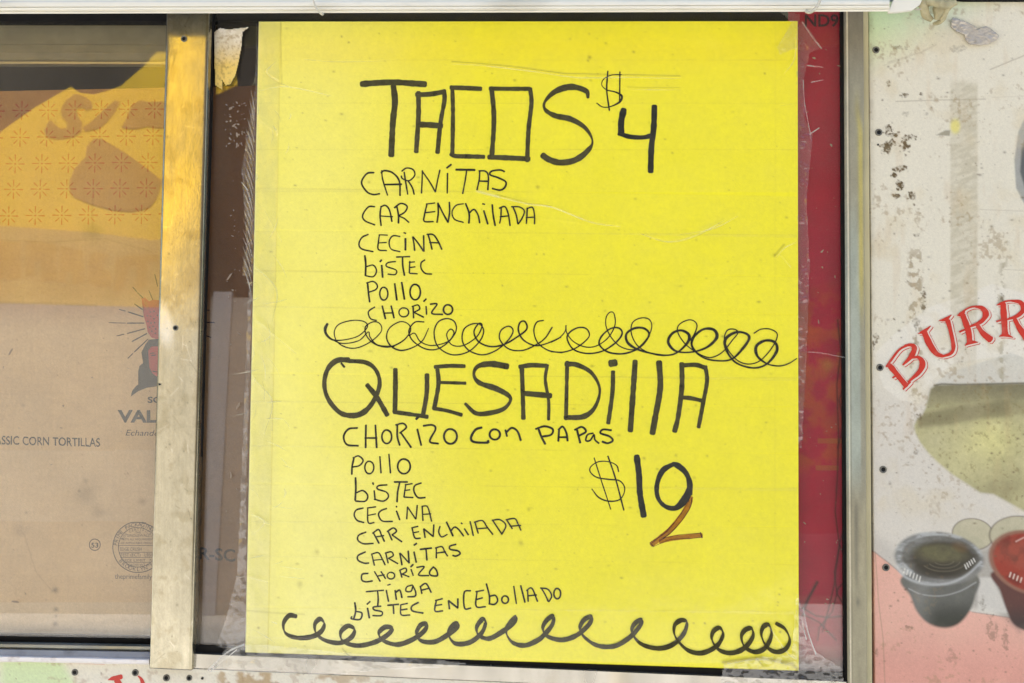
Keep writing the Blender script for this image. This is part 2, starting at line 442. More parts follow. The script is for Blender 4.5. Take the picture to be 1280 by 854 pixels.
M['steel'] = mat('grey_steel_sill', (.33, .32, .31), rough=.5, metal=.25, var=.12, vs=50, dirt=.6, dirtc=(.10, .09, .07), ds=40, bump=.05, bs=200)
M['rubber'] = mat('black_rubber', (.010, .009, .008), rough=.85, spec=.2, var=.2, vs=90)
M['dark'] = mat('dark_interior_paint', (.03, .028, .024), rough=.8, var=.2, vs=10)
M['innerrail'] = mat('olive_grey_metal', (.30, .27, .18), rough=.5, metal=.3, var=.18, vs=60, dirt=.4, dirtc=(.08, .07, .04), ds=30)
M['innerlip'] = mat('bright_metal_lip', (.62, .55, .36), rough=.3, metal=.5, var=.1)
M['whitepl'] = mat('white_plastic', (.80, .775, .67), rough=.4, spec=.3, var=.06, vs=14, dirt=.45, dirtc=(.40, .37, .27), ds=30, stretch=(.25, 1, 1))
M['whitelip'] = mat('chipped_white_paint', (.84, .80, .76), rough=.4, dirt=.5, dirtc=(.35, .25, .2), ds=60)
M['panel'] = mat('printed_vinyl_panel', attr=True, rough=.40, spec=.4, var=.04, vs=300, bump=.04, bs=120)
M['card'] = mat('kraft_cardboard', attr=True, rough=.85, spec=.15, var=.06, vs=400, bump=.12, bs=500)
M['crimson'] = mat('crimson_print', attr=True, rough=.35, spec=.4, var=.08, vs=500)
M['scrap'] = mat('torn_masking_paper', attr=True, rough=.75, spec=.2, bump=.3, bs=300)
M['print'] = mat('black_box_print', (.008, .008, .008), rough=.8, var=.25, vs=500)
M['printgrey'] = mat('grey_box_print', (.045, .04, .034), rough=.8, var=.25, vs=500)
M['printorange'] = mat('rust_box_print', (.36, .055, .016), rough=.8, var=.2, vs=400)
M['printred'] = mat('dusty_red_box_print', (.42, .030, .028), rough=.8, var=.2, vs=400)
M['printnavy'] = mat('slate_box_print', (.008, .010, .013), rough=.8, var=.2, vs=400)
M['letred'] = mat('red_vinyl_lettering', (.55, .030, .014), rough=.4, var=.08, vs=80, dirt=.2, dirtc=(.5, .35, .28), ds=70)
M['letwhite'] = mat('pale_vinyl_outline', (.72, .62, .53), rough=.4, var=.04)
M['screw'] = mat('grey_screw_metal', (.17, .16, .125), rough=.5, metal=.2, var=.2, vs=600)
M['hole'] = mat('screw_hole_grime', (.006, .006, .005), rough=.9)
M['foil'] = mat('crumpled_foil', (.52, .47, .39), rough=.48, metal=.45, var=.15, vs=200, dirt=.35, dirtc=(.22, .17, .11), ds=120)
M['rag'] = mat('dirty_knotted_cloth', (.46, .41, .24), rough=.9, var=.35, vs=120, bump=.8, bs=420, dirt=.6, dirtc=(.12, .09, .03), ds=60)
M['cord'] = mat('off_white_cord', (.58, .55, .45), rough=.7, var=.15, vs=300, bump=.4, bs=900)
M['flake'] = mat('dried_glue_flecks', (.30, .23, .16), rough=.8)
M['glassl'] = glass_mat('window_glass', (.94, .93, .89), 1.35, .04)
M['glassr'] = glass_mat('window_glass_dusty', (.92, .90, .87), 1.0, .03, (.5, .46, .42))
M['tint'] = glass_mat('added_darkening_film', (.78, .72, .62), .3, 0)
M['conc'] = mat('pale_concrete', (.47, .455, .425), rough=.9, var=.15, vs=3, bump=.3, bs=60)
M['banner'] = mat('yellow_canvas', (.92, .60, .03), rough=.8, var=.08, vs=6)
M['bannertxt'] = mat('brown_canvas_paint', (.10, .035, .03), rough=.8, var=.1)
M['bannertx3'] = mat('faded_ochre_canvas_paint', (.58, .37, .07), rough=.8, var=.15, vs=12)
M['bannertx2'] = mat('ochre_canvas_paint', (.46, .27, .045), rough=.8, var=.1)
M['stucco'] = mat('white_stucco', (.31, .29, .26), rough=.9, var=.08, vs=2, bump=.3, bs=40)
M['added_building'] = mat('added_dark_brown_stucco', (.055, .045, .035), rough=.9, var=.3, vs=2)
M['bluepaint'] = mat('pale_blue_paint', (.33, .33, .34), rough=.5)
M['truck'] = mat('cream_truck_paint', (.55, .53, .47), rough=.5, var=.06)

# ------------------------------------------------------------------ setting: pavement, truck body, far side of the street (seen in reflections)
mesh('road', [(-40, -40, .004), (40, -40, .004), (40, -7.6, .004), (-40, -7.6, .004)], [(0, 1, 2, 3)], mat('asphalt', (.05, .048, .045), rough=.9, var=.2, vs=5, bump=.3, bs=80), kind='structure')
g = mesh('pavement', [(-40, -40, 0), (40, -40, 0), (40, 10, 0), (-40, 10, 0)], [(0, 1, 2, 3)], M['conc'], kind='structure')
def slabs(name, boxes, mt, kind):
    V, F = [], []
    for (x0, y0, z0), (x1, y1, z1) in boxes:
        n = len(V); V += [(x, y, z) for x in (x0, x1) for y in (y0, y1) for z in (z0, z1)]
        F += [tuple(i + n for i in f) for f in [(0, 1, 3, 2), (4, 6, 7, 5), (0, 4, 5, 1), (2, 3, 7, 6), (0, 2, 6, 4), (1, 5, 7, 3)]]
    return fix_normals(mesh(name, V, F, mt, kind=kind))
OX0, OX1 = -0.93, 0.385                       # window opening, metres
OZ0, OZ1 = float(P(640, 838, .02)[2]), float(P(640, 12, .02)[2])
slabs('truck_wall', [((-3, .006, .5), (OX0, .036, 2.9)), ((OX1, .006, .5), (3, .036, 2.9)),
                     ((OX0, .006, OZ1), (OX1, .036, 2.9)), ((OX0, .006, .5), (OX1, .036, OZ0 - .004))], M['truck'], 'structure')
slabs('truck_shell', [((-3, .036, 2.87), (3, 2.2, 2.9)), ((-3, .036, .5), (3, 2.2, .53)), ((-3, 2.17, .53), (3, 2.2, 2.87)),
                      ((-3, .036, .53), (-2.97, 2.17, 2.87)), ((2.97, .036, .53), (3, 2.17, 2.87)), ((-2.9, .5, .54), (2.9, .53, 2.86))], M['dark'], 'structure')

def mir(pts, v, yg=.012):
    """photo outline of a reflection, set back where the reflected thing really stands across the street"""
    a = np.array(pts, float); W = P(a[:, 0], a[:, 1], v); W[:, 1] = 2 * yg - W[:, 1]; return W
VB = 2.75
def mir_poly(name, pts, v, mt, parent, th=.001, label=None):
    W = mir(pts, v); n = len(W)
    off = np.array(parent.location) if parent is not None else 0
    B = W.copy(); B[:, 1] -= th
    o = mesh(name, np.vstack([W, B]), [list(range(n)), list(range(n, 2 * n))[::-1]] + [[i, (i + 1) % n, n + (i + 1) % n, n + i] for i in range(n)], mt, parent, label=label)
    bm = bmesh.new(); bm.from_mesh(o.data); bmesh.ops.recalc_face_normals(bm, faces=bm.faces); bmesh.ops.triangulate(bm, faces=bm.faces[:]); bm.to_mesh(o.data); bm.free()
    return o
bn = thing('canvas_banner', 'yellow canvas banner with brown lettering hung across from the truck window', 'banner', tuple(mir([(120, 380)], VB)[0]))
mir_poly('canvas', [(-260, 330), (0, 165), (40, 136), (88, 108), (100, 116), (118, 118), (150, 108), (180, 82), (207, 52), (262, 14), (296, 16), (298, 108), (268, 122), (262, 200), (262, 340), (258, 386), (-260, 372)], VB, M['banner'], bn)
S_ = (0, 0, 3.762)
def mz(l): return [(a / 3.762, b / 3.762) for a, b in l]
mir_poly('lettering', mz([(355, 440), (310, 470), (285, 510), (290, 545), (318, 575), (312, 605), (270, 600), (235, 560), (205, 610), (215, 640), (270, 652), (340, 642), (380, 615), (385, 575), (362, 545), (355, 510), (385, 500), (405, 515), (430, 505), (430, 480), (400, 455)]), VB - .003, M['bannertx2'], bn)
mir_poly('lettering', mz([(440, 560), (480, 520), (540, 470), (560, 475), (540, 520), (500, 570), (470, 600), (400, 615), (385, 600)]), VB - .003, M['bannertx2'], bn)
mir_poly('lettering', mz([(600, 540), (620, 490), (660, 470), (700, 480), (760, 475), (800, 500), (800, 600), (740, 600), (690, 590), (640, 605), (570, 600)]), VB - .003, M['bannertx2'], bn)
mir_poly('painted_shape', mz([(440, 650), (405, 690), (400, 740), (350, 790), (325, 850), (325, 890), (345, 925), (430, 960), (520, 985), (620, 995), (700, 975), (735, 930), (760, 850), (700, 800), (590, 720), (540, 690), (480, 655)]), VB - .003, M['bannertx2'], bn)
def mz2(l): return [(a / 3.762, 220 + b / 3.762) for a, b in l]
mir_poly('reflection_fade', [(-260, 286), (0, 282), (110, 290), (190, 300), (262, 290), (262, 340), (258, 386), (-260, 372)], VB - .0015, mat('reflection_fade_canvas', (.62, .44, .12), rough=.8, var=.15, vs=10), bn)  # duller band added so the banner's reflection fades out in steps
for bl in ([(-40, 300), (40, 310), (95, 310), (95, 480), (40, 490), (-40, 470)], [(120, 300), (260, 320), (262, 490), (190, 495), (190, 400), (160, 400), (160, 470), (118, 470)],
           [(280, 330), (385, 350), (400, 500), (340, 510), (335, 450), (310, 450), (305, 500), (275, 500)], [(450, 360), (510, 370), (480, 440), (520, 450), (520, 520), (450, 520), (410, 500), (420, 370)],
           [(540, 380), (740, 370), (740, 400), (690, 400), (690, 520), (640, 530), (640, 420), (610, 420), (570, 540), (535, 540)]):
    mir_poly('lettering', mz2(bl), VB - .003, M['bannertx3'], bn)
# posts that carry the banner
for a in (-255, 345):
    p0 = mir([(a, 350)], VB + .05)[0]
    fix_normals(mesh('post', [(p0[0] + dx, p0[1] + dy, z) for z in (0, 2.95) for dx, dy in ((-.025, -.025), (.025, -.025), (.025, .025), (-.025, .025))],
         [(0, 1, 2, 3), (4, 5, 6, 7), (0, 1, 5, 4), (1, 2, 6, 5), (2, 3, 7, 6), (3, 0, 4, 7)], M['innerrail'], bn))
VW = 7.0
xr = float(mir([(400, 400)], VW)[0][0]); zt = float(mir([(300, 372)], VW)[0][2])
wt = tag(wbox('boundary_wall', (-9, -7.2, 0), (xr, -7.0, zt), M['stucco']), 'low white stucco wall in full sun across the street', 'wall')
tag(wbox('added_brown_building', (-14, -13.3, 0), (14, -12, 9), M['added_building']), 'tall dark brown building added behind the white wall across the street', 'building')  # unseen building added to keep bright sky out of the reflections
pw = mir([(268, 365), (291, 365), (268, 800), (240, 800)], 7.0)
tag(fix_normals(mesh('painted_pillar', np.vstack([pw, pw + np.array([0, -.02, 0])]), [(0, 1, 2, 3), (4, 5, 6, 7), (0, 1, 5, 4), (1, 2, 6, 5), (2, 3, 7, 6), (3, 0, 4, 7)], M['bluepaint'])), 'pale blue leaning pillar standing before the white wall', 'pillar')

# ------------------------------------------------------------------ service window
win = thing('service_window', 'aluminium framed sliding window of the food truck with a wide beige upright', 'window', (0, 0, OZ0))
def screw(px, py, y, parent, r=4.0, name='screw', tilt=0):
    c = P(px, py, y); s = r / FPX * (1.2 + y)
    prof = [(1.0, .0003, 0), (.94, -.0007, 0), (.80, -.0010, 0), (.56, -.0005, 0), (.36, .0001, 1), (0, .0001, 1)]
    V, F, mi = [], [], []; n = 14
    for rr, dy, _ in prof[:-1]:
        for k in range(n):
            a = 2 * math.pi * k / n; q = 1 + (.06 if k % 2 else 0) * (rr < .6)
            V.append((c[0] + s * rr * q * math.cos(a), c[1] + dy, c[2] + s * rr * q * math.sin(a)))
    for i in range(len(prof) - 2):
        for k in range(n):
            F.append((i * n + k, i * n + (k + 1) % n, (i + 1) * n + (k + 1) % n, (i + 1) * n + k)); mi.append(1 if i >= 3 else 0)
    F.append(tuple((len(prof) - 2) * n + k for k in range(n))); mi.append(1)
    o = mesh(name, V, F, [M['screw'], M['hole']], parent)
    o.data.polygons.foreach_set('material_index', mi)
    return o
def paint_mull(X, Y):
    u = X - (208.5 - 21.5 * (Y - 12) / 824)
    c = np.broadcast_to(np.array([.40, .37, .275]), X.shape + (3,)).copy()
    c *= (1 + .30 * (fbm(X, Y * .4, 24, 3) - .5) + .22 * (fbm(X, Y * .5, 4, 13, 3) - .5) + .10 * (vnoise(X * 1.0, Y * .06, 1.5, 5) - .5))[..., None]
    c = mix(c, (.28, .24, .15), sm(fbm(X, Y, 16, 23, 5), .56, .72) * .45)
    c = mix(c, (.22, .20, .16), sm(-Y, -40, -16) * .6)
    c = mix(c, (.20, .17, .10), np.exp(-((u - 51) / 1.6) ** 2) * .5 + np.exp(-((u - 1.5) / 1.2) ** 2) * .25)
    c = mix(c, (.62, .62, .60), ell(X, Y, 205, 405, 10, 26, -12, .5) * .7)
    c = mix(c, (.25, .20, .12), ell(X, Y, 249, 132, 6, 10, 0, .4) * .45)
    c = mix(c, (.30, .26, .17), ell(X, Y, 238, 350, 12, 20, 20, .6) * .5)
    r = np.random.RandomState(8)
    for i in range(90):
        y = 20 + 810 * r.rand(); x = 192 + 60 * r.rand(); L = 3 + 22 * r.rand() ** 3; a = r.rand() * 3
        m = (np.abs(X - x) < L + 3) & (np.abs(Y - y) < L + 3)
        d = dseg(X[m], Y[m], [(x, y), (x + L * math.cos(a), y + L * math.sin(a))])
        c[m] = mix(c[m], (.66, .63, .55) if r.rand() > .4 else (.16, .13, .08), np.exp(-(d / .55) ** 2) * (.2 + .4 * r.rand()))
    for i in range(60):
        y = 20 + 810 * r.rand(); x = 192 + 60 * r.rand(); q = .5 + r.rand() ** 3
        m = (np.abs(X - x) < 5) & (np.abs(Y - y) < 5)
        c[m] = mix(c[m], (.06, .05, .03), np.exp(-(np.hypot(X[m] - x, Y[m] - y) / q) ** 2) * .6)
    return c
M['alup'] = mat('scratched_aluminium', attr=True, rough=.17, metal=.90, var=.05, vs=700, bump=.05, bs=380, ds=26, stretch=(1, 1, .4), rvar=.05)
mull = sheet('mullion', 187, 12, 262, 838, 1.2, -.014, paint_mull, M['alup'], win, quad=[(208.5, 12), (262, 12), (239.5, 838), (187, 835.5)], thick=.018,
             disp=lambda X, Y: .0009 * (np.exp(-(X - (208.5 - 21.5 * (Y - 12) / 824)) / 1.1) + np.exp(-((208.5 + 53.5 - 22.0 * (Y - 12) / 824) - X) / 1.1)))
screw(230, 48.5, -.0142, mull, 4.2); screw(219.5, 410, -.0142, mull, 3.6)
screw(199.5, 480.5, -.0142, mull, 1.6)
prism('shadow_gap_strip', [(259, 12), (266.5, 12), (243, 835), (237, 835)], -.003, .006, M['rubber'], win)  # black strip stands in for the shadow gap beside the upright
prism('top_seal', [(-340, 13), (985, 10), (985, 26), (-340, 26)], .003, .02, M['rubber'], win)
# inner rail behind the left pane
loft('inner_rail', [(14, 14, .019), (54, 56, .019), (56, 57, .021), (75, 76, .021), (77, 78, .018), (79.5, 80.5, .018)], -340, 215, M['innerrail'], win, n=4, back=.028)
prism('rail_lip', [(-340, 76.5), (212, 77.5), (212, 80), (-340, 79)], .0165, .019, M['innerlip'], win)
# panes
gl = prism('glass_pane', [(-345, 8), (215, 8), (195, 808), (-345, 790)], .012, .016, M['glassl'], win, label='clear glass pane beside the upright, mirroring the yellow banner')
gr = prism('glass_pane', [(245, 10), (1060, 8), (1062, 858), (236, 836)], .002, .006, M['glassr'], win, label='dusty glass pane behind the yellow menu poster')
prism('added_dark_film', [(243, 26), (330, 26), (330, 845), (238, 836)], .0068, .0072, M['tint'], win)  # film added to darken the carton seen through this strip
# jamb on the right
prism('jamb_gasket', [(1051.5, 12), (1060, 12), (1064.5, 870), (1056, 870)], -.002, .006, M['rubber'], win)
loftx = lambda xs: xs
def paint_jamb(X, Y):
    u = X - (1057.5 + 5 * (Y - 8) / 872)
    c = np.broadcast_to(lin((150, 146, 124)), X.shape + (3,)).copy()
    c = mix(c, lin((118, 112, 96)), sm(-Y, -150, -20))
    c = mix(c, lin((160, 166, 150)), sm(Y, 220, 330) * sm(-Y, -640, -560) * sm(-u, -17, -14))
    c = mix(c, lin((184, 170, 92)), np.exp(-((u - 17 + 4 * sm(-Y, -170, -130)) / 3.2) ** 2) * sm(Y, 100, 180) * sm(-Y, -430, -330) * .9)
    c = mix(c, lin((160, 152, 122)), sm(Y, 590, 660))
    c = mix(c, lin((104, 100, 84)), np.exp(-((u - 9) / 3) ** 2) * sm(Y, 615, 640) * sm(-Y, -765, -700) * .7)
    c = mix(c, lin((112, 108, 90)), np.exp(-((u - 11) / 3) ** 2 - ((Y - 753) / 6) ** 2) * .7)
    c = mix(c, lin((226, 214, 184)), np.exp(-((u - 1.2) / .8) ** 2) * .85)  # bright line is the edge's highlight, painted in
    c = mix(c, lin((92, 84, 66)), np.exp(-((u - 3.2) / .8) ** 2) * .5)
    c *= (1 + .34 * (fbm(X * 2, Y * .5, 22, 3) - .5) + .22 * (fbm(X, Y * .3, 4, 13) - .5))[..., None]
    return c
M['jambp'] = mat('weathered_aluminium', attr=True, rough=.42, spec=.5, var=.05, vs=500, bump=.03, bs=400)
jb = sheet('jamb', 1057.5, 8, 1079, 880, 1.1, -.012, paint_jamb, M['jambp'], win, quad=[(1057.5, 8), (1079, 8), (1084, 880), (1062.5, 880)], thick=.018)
prism('jamb_flange', [(1078.5, 8), (1085.3, 8), (1090.5, 880), (1083.5, 880)], -.0085, .006, M['jambedge'], win, bevel=.0004)
# track and sill at the lower left
loft('track', [(790, 799, .010), (797, 806.5, .012)], -345, 192, M['rubber'], win, back=.03)
loft('track_bead', [(799, 807.5, .004), (800, 808.5, -.001), (803, 812, -.002), (805, 814.5, .003)], -345, 190, M['jamb'], win, n=40, wob=.25, smooth=False, back=.03)
loft('sill', [(804.5, 814, .001), (806, 815.5, -.003), (814, 823, -.007)], -345, 189, M['steel'], win, n=40, wob=.2, back=.02)
loft('sill_lip', [(813.5, 823.5, -.0085), (815, 825, -.0105), (819.5, 829, -.0105), (821.3, 831, -.009)], -345, 186.5, M['whitelip'], win, n=60, wob=.45, back=0)
# channel below the poster
loft('channel', [(816, 851, -.003), (817.5, 852.5, -.006), (835, 871, -.006), (837.5, 873, -.004)], 239.5, 1058, M['alu'], win, n=30, wob=.15, back=.006)
loft('channel_seal', [(806, 841, .0), (816, 851, .0)], 241, 1058, M['rubber'], win, back=.0015)
# dried glue flecks and smears on the glass, too many to count
rs = np.random.RandomState(5)
V, F = [], []
def fleck(x, y, s, d=.0012, k=6, el=1.0, rot=0):
    n = len(V); a0 = rs.rand() * 6
    for i in range(k):
        a = a0 + 2 * math.pi * i / k; r = s * (.5 + .8 * rs.rand())
        dx, dy = r * math.cos(a) * el, r * math.sin(a)
        c, s2 = math.cos(rot), math.sin(rot)
        V.append(P(x + dx * c - dy * s2, y + dx * s2 + dy * c, d - rs.rand() * 2e-4))
    F.append(tuple(range(n, n + k)))
for i in range(60):
    t = rs.rand(); fleck(276 + 32 * rs.rand() ** .7, 128 + 64 * t, .3 + rs.rand() ** 2 * 1.3, el=1 + rs.rand() * 2, rot=rs.rand() * 3)
for i in range(60):
    fleck(288 + 12 * rs.randn() * .5 + 4, 215 + rs.rand() * 560, .25 + rs.rand() ** 3 * 1.4, el=1 + 3 * rs.rand() ** 3, rot=rs.rand() * 3)
for i in range(70):
    fleck(1003 + 50 * rs.rand(), 60 + rs.rand() * 760, .2 + rs.rand() ** 3 * 1.1, el=1 + 3 * rs.rand() ** 2, rot=rs.rand() * 3)
mesh('glue_flecks', V, F, M['flake'], win, kind='stuff')
V, F = [], []
for i in range(55):
    fleck(4 + 180 * rs.rand(), 380 + rs.rand() * 400, .2 + rs.rand() ** 4 * 1.2, d=.0115, el=1 + 3 * rs.rand() ** 2, rot=rs.rand() * 3)
mesh('dust_flecks', V, F, M['flake'], win, kind='stuff')

# ------------------------------------------------------------------ cardboard box behind the panes
bx_ = thing('cardboard_box', 'brown corn tortilla carton with rust red starbursts standing behind the window panes', 'cardboard box', tuple(P(80, 800, .03)))
BD = .030
def top_edge(X): return np.interp(X, [-330, 0, 205, 330], [121, 118, 111, 107])
def paint_card(X, Y):
    c = np.broadcast_to(lin((178, 136, 98)), X.shape + (3,)).copy()
    c = mix(c, lin((176, 130, 78)), sm(-Y, -330, -200))  # upper carton yellowed to strengthen the banner's reflection
    c = mix(c, lin((214, 184, 145)), sm(Y, 360, 420) * .9)  # lower carton paled for the haze of the reflected wall
    c = mix(c, lin((218, 196, 170)), ((Y > 563) & (Y < 652)) * .4 * (.6 + .4 * fbm(X, Y, 40, 3)))
    c = mix(c, lin((214, 194, 168)), sm(Y, 752, 754) * .5)
    c *= (1 + .22 * (fbm(X, Y, 60, 11) - .5) + .10 * (fbm(X * .25, Y, 5, 17) - .5) + .06 * (vnoise(X, Y * .1, 1.6, 3) - .5))[..., None]
    # creases, soot, grease marks, and the reflection's upper edge drawn as a line
    for (pts, wd, k, cc) in [([(117, 238), (115, 262), (116, 285)], 1.4, .35, (110, 70, 30)), ([(0, 300), (60, 303), (130, 298), (190, 315)], .8, .25, (110, 80, 50)),
                             ([(0, 378), (60, 379), (120, 382)], 1.6, .35, (120, 95, 70)), ([(30, 668), (45, 715), (66, 740)], .8, .25, (120, 90, 60))]:
        c = mix(c, lin(cc), np.exp(-(dseg(X, Y, pts) / wd) ** 2) * k)
    for (x, y, r, k) in [(116, 290, 11, .55), (108, 617, 13, .30), (122, 640, 9, .25), (69, 738, 3.2, .8), (70, 762, 2.6, .8), (69, 780, 3, .6), (70, 770, 1.5, .6), (33, 641, 1.6, .5), (25, 663, 8, .25), (107, 601, 3, .3), (178, 627, 4, .3), (29, 507, 2, .3), (99, 614, 1.3, .7), (58, 750, 1.5, .3)]:
        d = np.hypot(X - x, (Y - y)) / (r * (.7 + .6 * fbm(X, Y, r * .8 + 1, 31)))
        c = mix(c, lin((80, 66, 50)), np.exp(-d ** 2) * k)
    sp = vnoise(X, Y, 2.2, 91) > .985
    c = mix(c, lin((110, 80, 50)), sp * .5)
    return c
sheet('front_panel', -330, 100, 335, 800, 1.4, BD, paint_card, M['card'], bx_, quad=[(-330, 121), (335, 107), (335, 815), (-330, 800)], thick=0,
      disp=lambda X, Y: .0002 * (fbm(X, Y, 90, 2) - .5))
q0 = P([-330, 335, 335, -330], [121, 107, 815, 800], BD + .001); q1 = q0.copy(); q1[:, 1] += .25
fix_normals(mesh('carton_sides', np.vstack([q0, q1]), [(4, 5, 6, 7), (0, 1, 5, 4), (1, 2, 6, 5), (2, 3, 7, 6), (3, 0, 4, 7)], mat('plain_kraft', (.40, .27, .16), rough=.9), bx_))
PD = BD - .0003
# starburst print
def starbursts():
    for row, y in enumerate([104 + 0, 137.5, 171, 204, 236, 269]):
        if row == 0: continue
        x_first = 17 + (236 - y) * .125 + (-2 if row % 2 else 0)
        for k in range(-9, 10):
            cx = x_first + 33.2 * k; cy = y - .012 * (cx - 100)
            if cx > 225: continue
            st = []
            for a in range(8):
                an = a * math.pi / 4 + .02; r0, r1 = (4.0, 11.5) if a % 2 == 0 else (4.6, 10.8)
                st.append(([(cx + r0 * math.cos(an), cy + r0 * math.sin(an)), (cx + r1 * math.cos(an), cy + r1 * math.sin(an))], [.9, 1.7]))
            st.append(([(cx - .9, cy), (cx + .9, cy)], 2.0))
            ink('starburst_print', st, PD, M['printorange'], bx_)
starbursts()
# crowned figure print (half hidden by the upright)
ZB = (0, 430, 3.762); ZA = (0, 220, 3.762)
flat_poly('crown_print', [[(665, 573), (680, 572), (702, 590), (718, 582), (745, 585), (800, 575), (800, 770), (735, 768), (712, 760), (695, 735), (688, 700), (676, 660), (680, 625), (668, 600)]], PD, M['printred'], bx_, ZA)
flat_poly('crown_print', [[(676, 590), (690, 592), (700, 622), (688, 632)]], PD - 6e-5, M['printorange'], bx_, ZA)
ink('crown_dots', [([(x, y), (x + 4, y)], 6.5) for x, y in [(690, 658), (706, 640), (722, 636), (706, 660), (722, 672), (694, 684), (708, 692), (724, 690), (702, 712), (718, 708), (730, 720), (712, 730), (728, 740), (738, 655)]], PD - 1e-4, M['printnavy'], bx_, ZA)
for st_ in [([(193.4, 343), (197, 358)], 1.1), ([(166, 359), (171, 365)], 1.2), ([(172, 366), (179, 373)], 1.4), ([(186, 363), (191, 375)], 1.1), ([(168, 380), (178, 387)], 1.3), ([(149, 387), (157, 389)], 1.1), ([(160, 390), (179, 396)], 1.5),
                  ([(136, 403.5), (157, 404)], .9), ([(159, 404), (180, 404)], 1.4), ([(146, 420), (155, 418)], 1.1), ([(159, 417), (181, 411)], 1.4), ([(165, 427), (183.5, 417)], 1.4), ([(160, 448), (166, 442)], 1.1), ([(168, 440), (185, 424)], 1.4),
                  ([(250, 387), (262, 388)], 1.3), ([(252, 403), (268, 403)], 1.3), ([(250, 417), (264, 422)], 1.3)]:
    ink('ray_print', [st_], PD, M['print'], bx_)
flat_poly('veil_print', [[(700, -20), (685, 0), (665, 40), (690, 75), (655, 105), (650, 130), (668, 155), (665, 180), (640, 198), (622, 220), (614, 248), (650, 222), (690, 206), (735, 200), (800, 205), (800, -30)]], PD - 3e-5, M['printnavy'], bx_, ZB)
flat_poly('face_print', [[(712, 12), (697, 30), (700, 70), (702, 110), (718, 140), (735, 152), (790, 150), (790, 12)]], PD - 9e-5, M['printred'], bx_, ZB)
ink('face_print', [([(705, 45), (725, 42)], 4), ([(712, 55), (732, 52)], 5), ([(718, 128), (736, 132)], 5)], PD - 1.5e-4, M['printnavy'], bx_, ZB)
text('lettering', 'SOL', 184.5, 210, 503.5, 503.5, 7.5, PD, M['printnavy'], bx_, bold=.03)
text('lettering', 'VALLE', 147, 222, 527.5, 528, 15, PD, M['printnavy'], bx_, bold=.035)
text('lettering', 'Echando', 157, 199, 544.5, 545, 7.2, PD, M['printgrey'], bx_, shear=.25)
text('lettering', 'CLASSIC CORN TORTILLAS', -20, 125, 555, 558.5, 10.5, PD, M['print'], bx_, bold=.012, jit=.25)
ink('round_mark', [E(118.5, 681, 6.8, 7.2, 1.0)], PD, M['print'], bx_)
text('lettering', '53', 114, 123, 684.5, 684.5, 6, PD, M['print'], bx_, bold=.02)
ink('round_stamp', [E(172.5, 684, 31.5, 31.8, 1.0), E(172.5, 684, 24.5, 25, .8), ([(148.5, 682), (196, 682)], .6), ([(149, 690.5), (196, 690.5)], .6), ([(150, 697), (194, 697)], .6), ([(156, 703), (189, 703)], .6)], PD, M['printgrey'], bx_)
def arc_text(s, cx, cy, r, a0, a1, h, flip=False):
    VV, FF, n = [], [], 0
    Hh = glyph('H')[0][:, 1].max()
    for i, ch in enumerate(s):
        if ch == ' ': continue
        v, f = glyph(ch); a = math.radians(a0 + (a1 - a0) * i / (len(s) - 1))
        v = (v - [v[:, 0].mean(), 0]) / Hh * h
        if flip: px = cx + (r + h - v[:, 1]) * 0 + (r - v[:, 1] + h) * math.cos(a) + v[:, 0] * math.sin(a); py = cy + (r - v[:, 1] + h) * math.sin(a) - v[:, 0] * math.cos(a)
        else: px = cx + (r + v[:, 1]) * math.cos(a) - v[:, 0] * math.sin(a); py = cy + (r + v[:, 1]) * math.sin(a) + v[:, 0] * math.cos(a)
        VV.append(np.column_stack([px, py])); FF += [tuple(j + n for j in q) for q in f]; n += len(v)
    return np.vstack(VV), FF
for s, r, a0, a1, h, fl in [('PRIME PACKAGING CORP', 26, -172, -8, 4.6, False), ('BROOKLYN NY', 25.4, 140, 40, 4.6, True), ('BOX CERTIFICATE', 20.5, -150, -30, 3.0, False)]:
    v, f = arc_text(s, 172.5, 684, r, a0, a1, h, fl)
    mesh('lettering', P(v[:, 0], v[:, 1], PD), f, M['printgrey'], bx_)
for s, x0, x1, y, h in [('THE', 169, 176, 667, 2.4), ('SINGLEWALL', 159, 187, 671, 3), ('MEETS ALL REQUIREMENTS', 151.5, 194, 675.5, 2.4), ('OF APPLICABLE FREIGHT', 151, 194.5, 680, 2.4),
                        ('EDGE CRUSH', 150, 177, 688.5, 4), ('TEST (ECT)   LBS/IN', 150, 195, 695.7, 4), ('SIZE LIMIT  75', 153, 192, 702, 3), ('GROSS WT 65', 160, 187, 707.5, 2.8)]:
    text('lettering', s, x0, x1, y, y, h, PD, M['printgrey'], bx_)
text('lettering', 'theprimefamily', 143.5, 190, 723.5, 724, 6, PD, M['printgrey'], bx_)
text('lettering', 'WR-SC', 224, 294, 697, 702, 15, PD, M['print'], bx_, bold=.02)

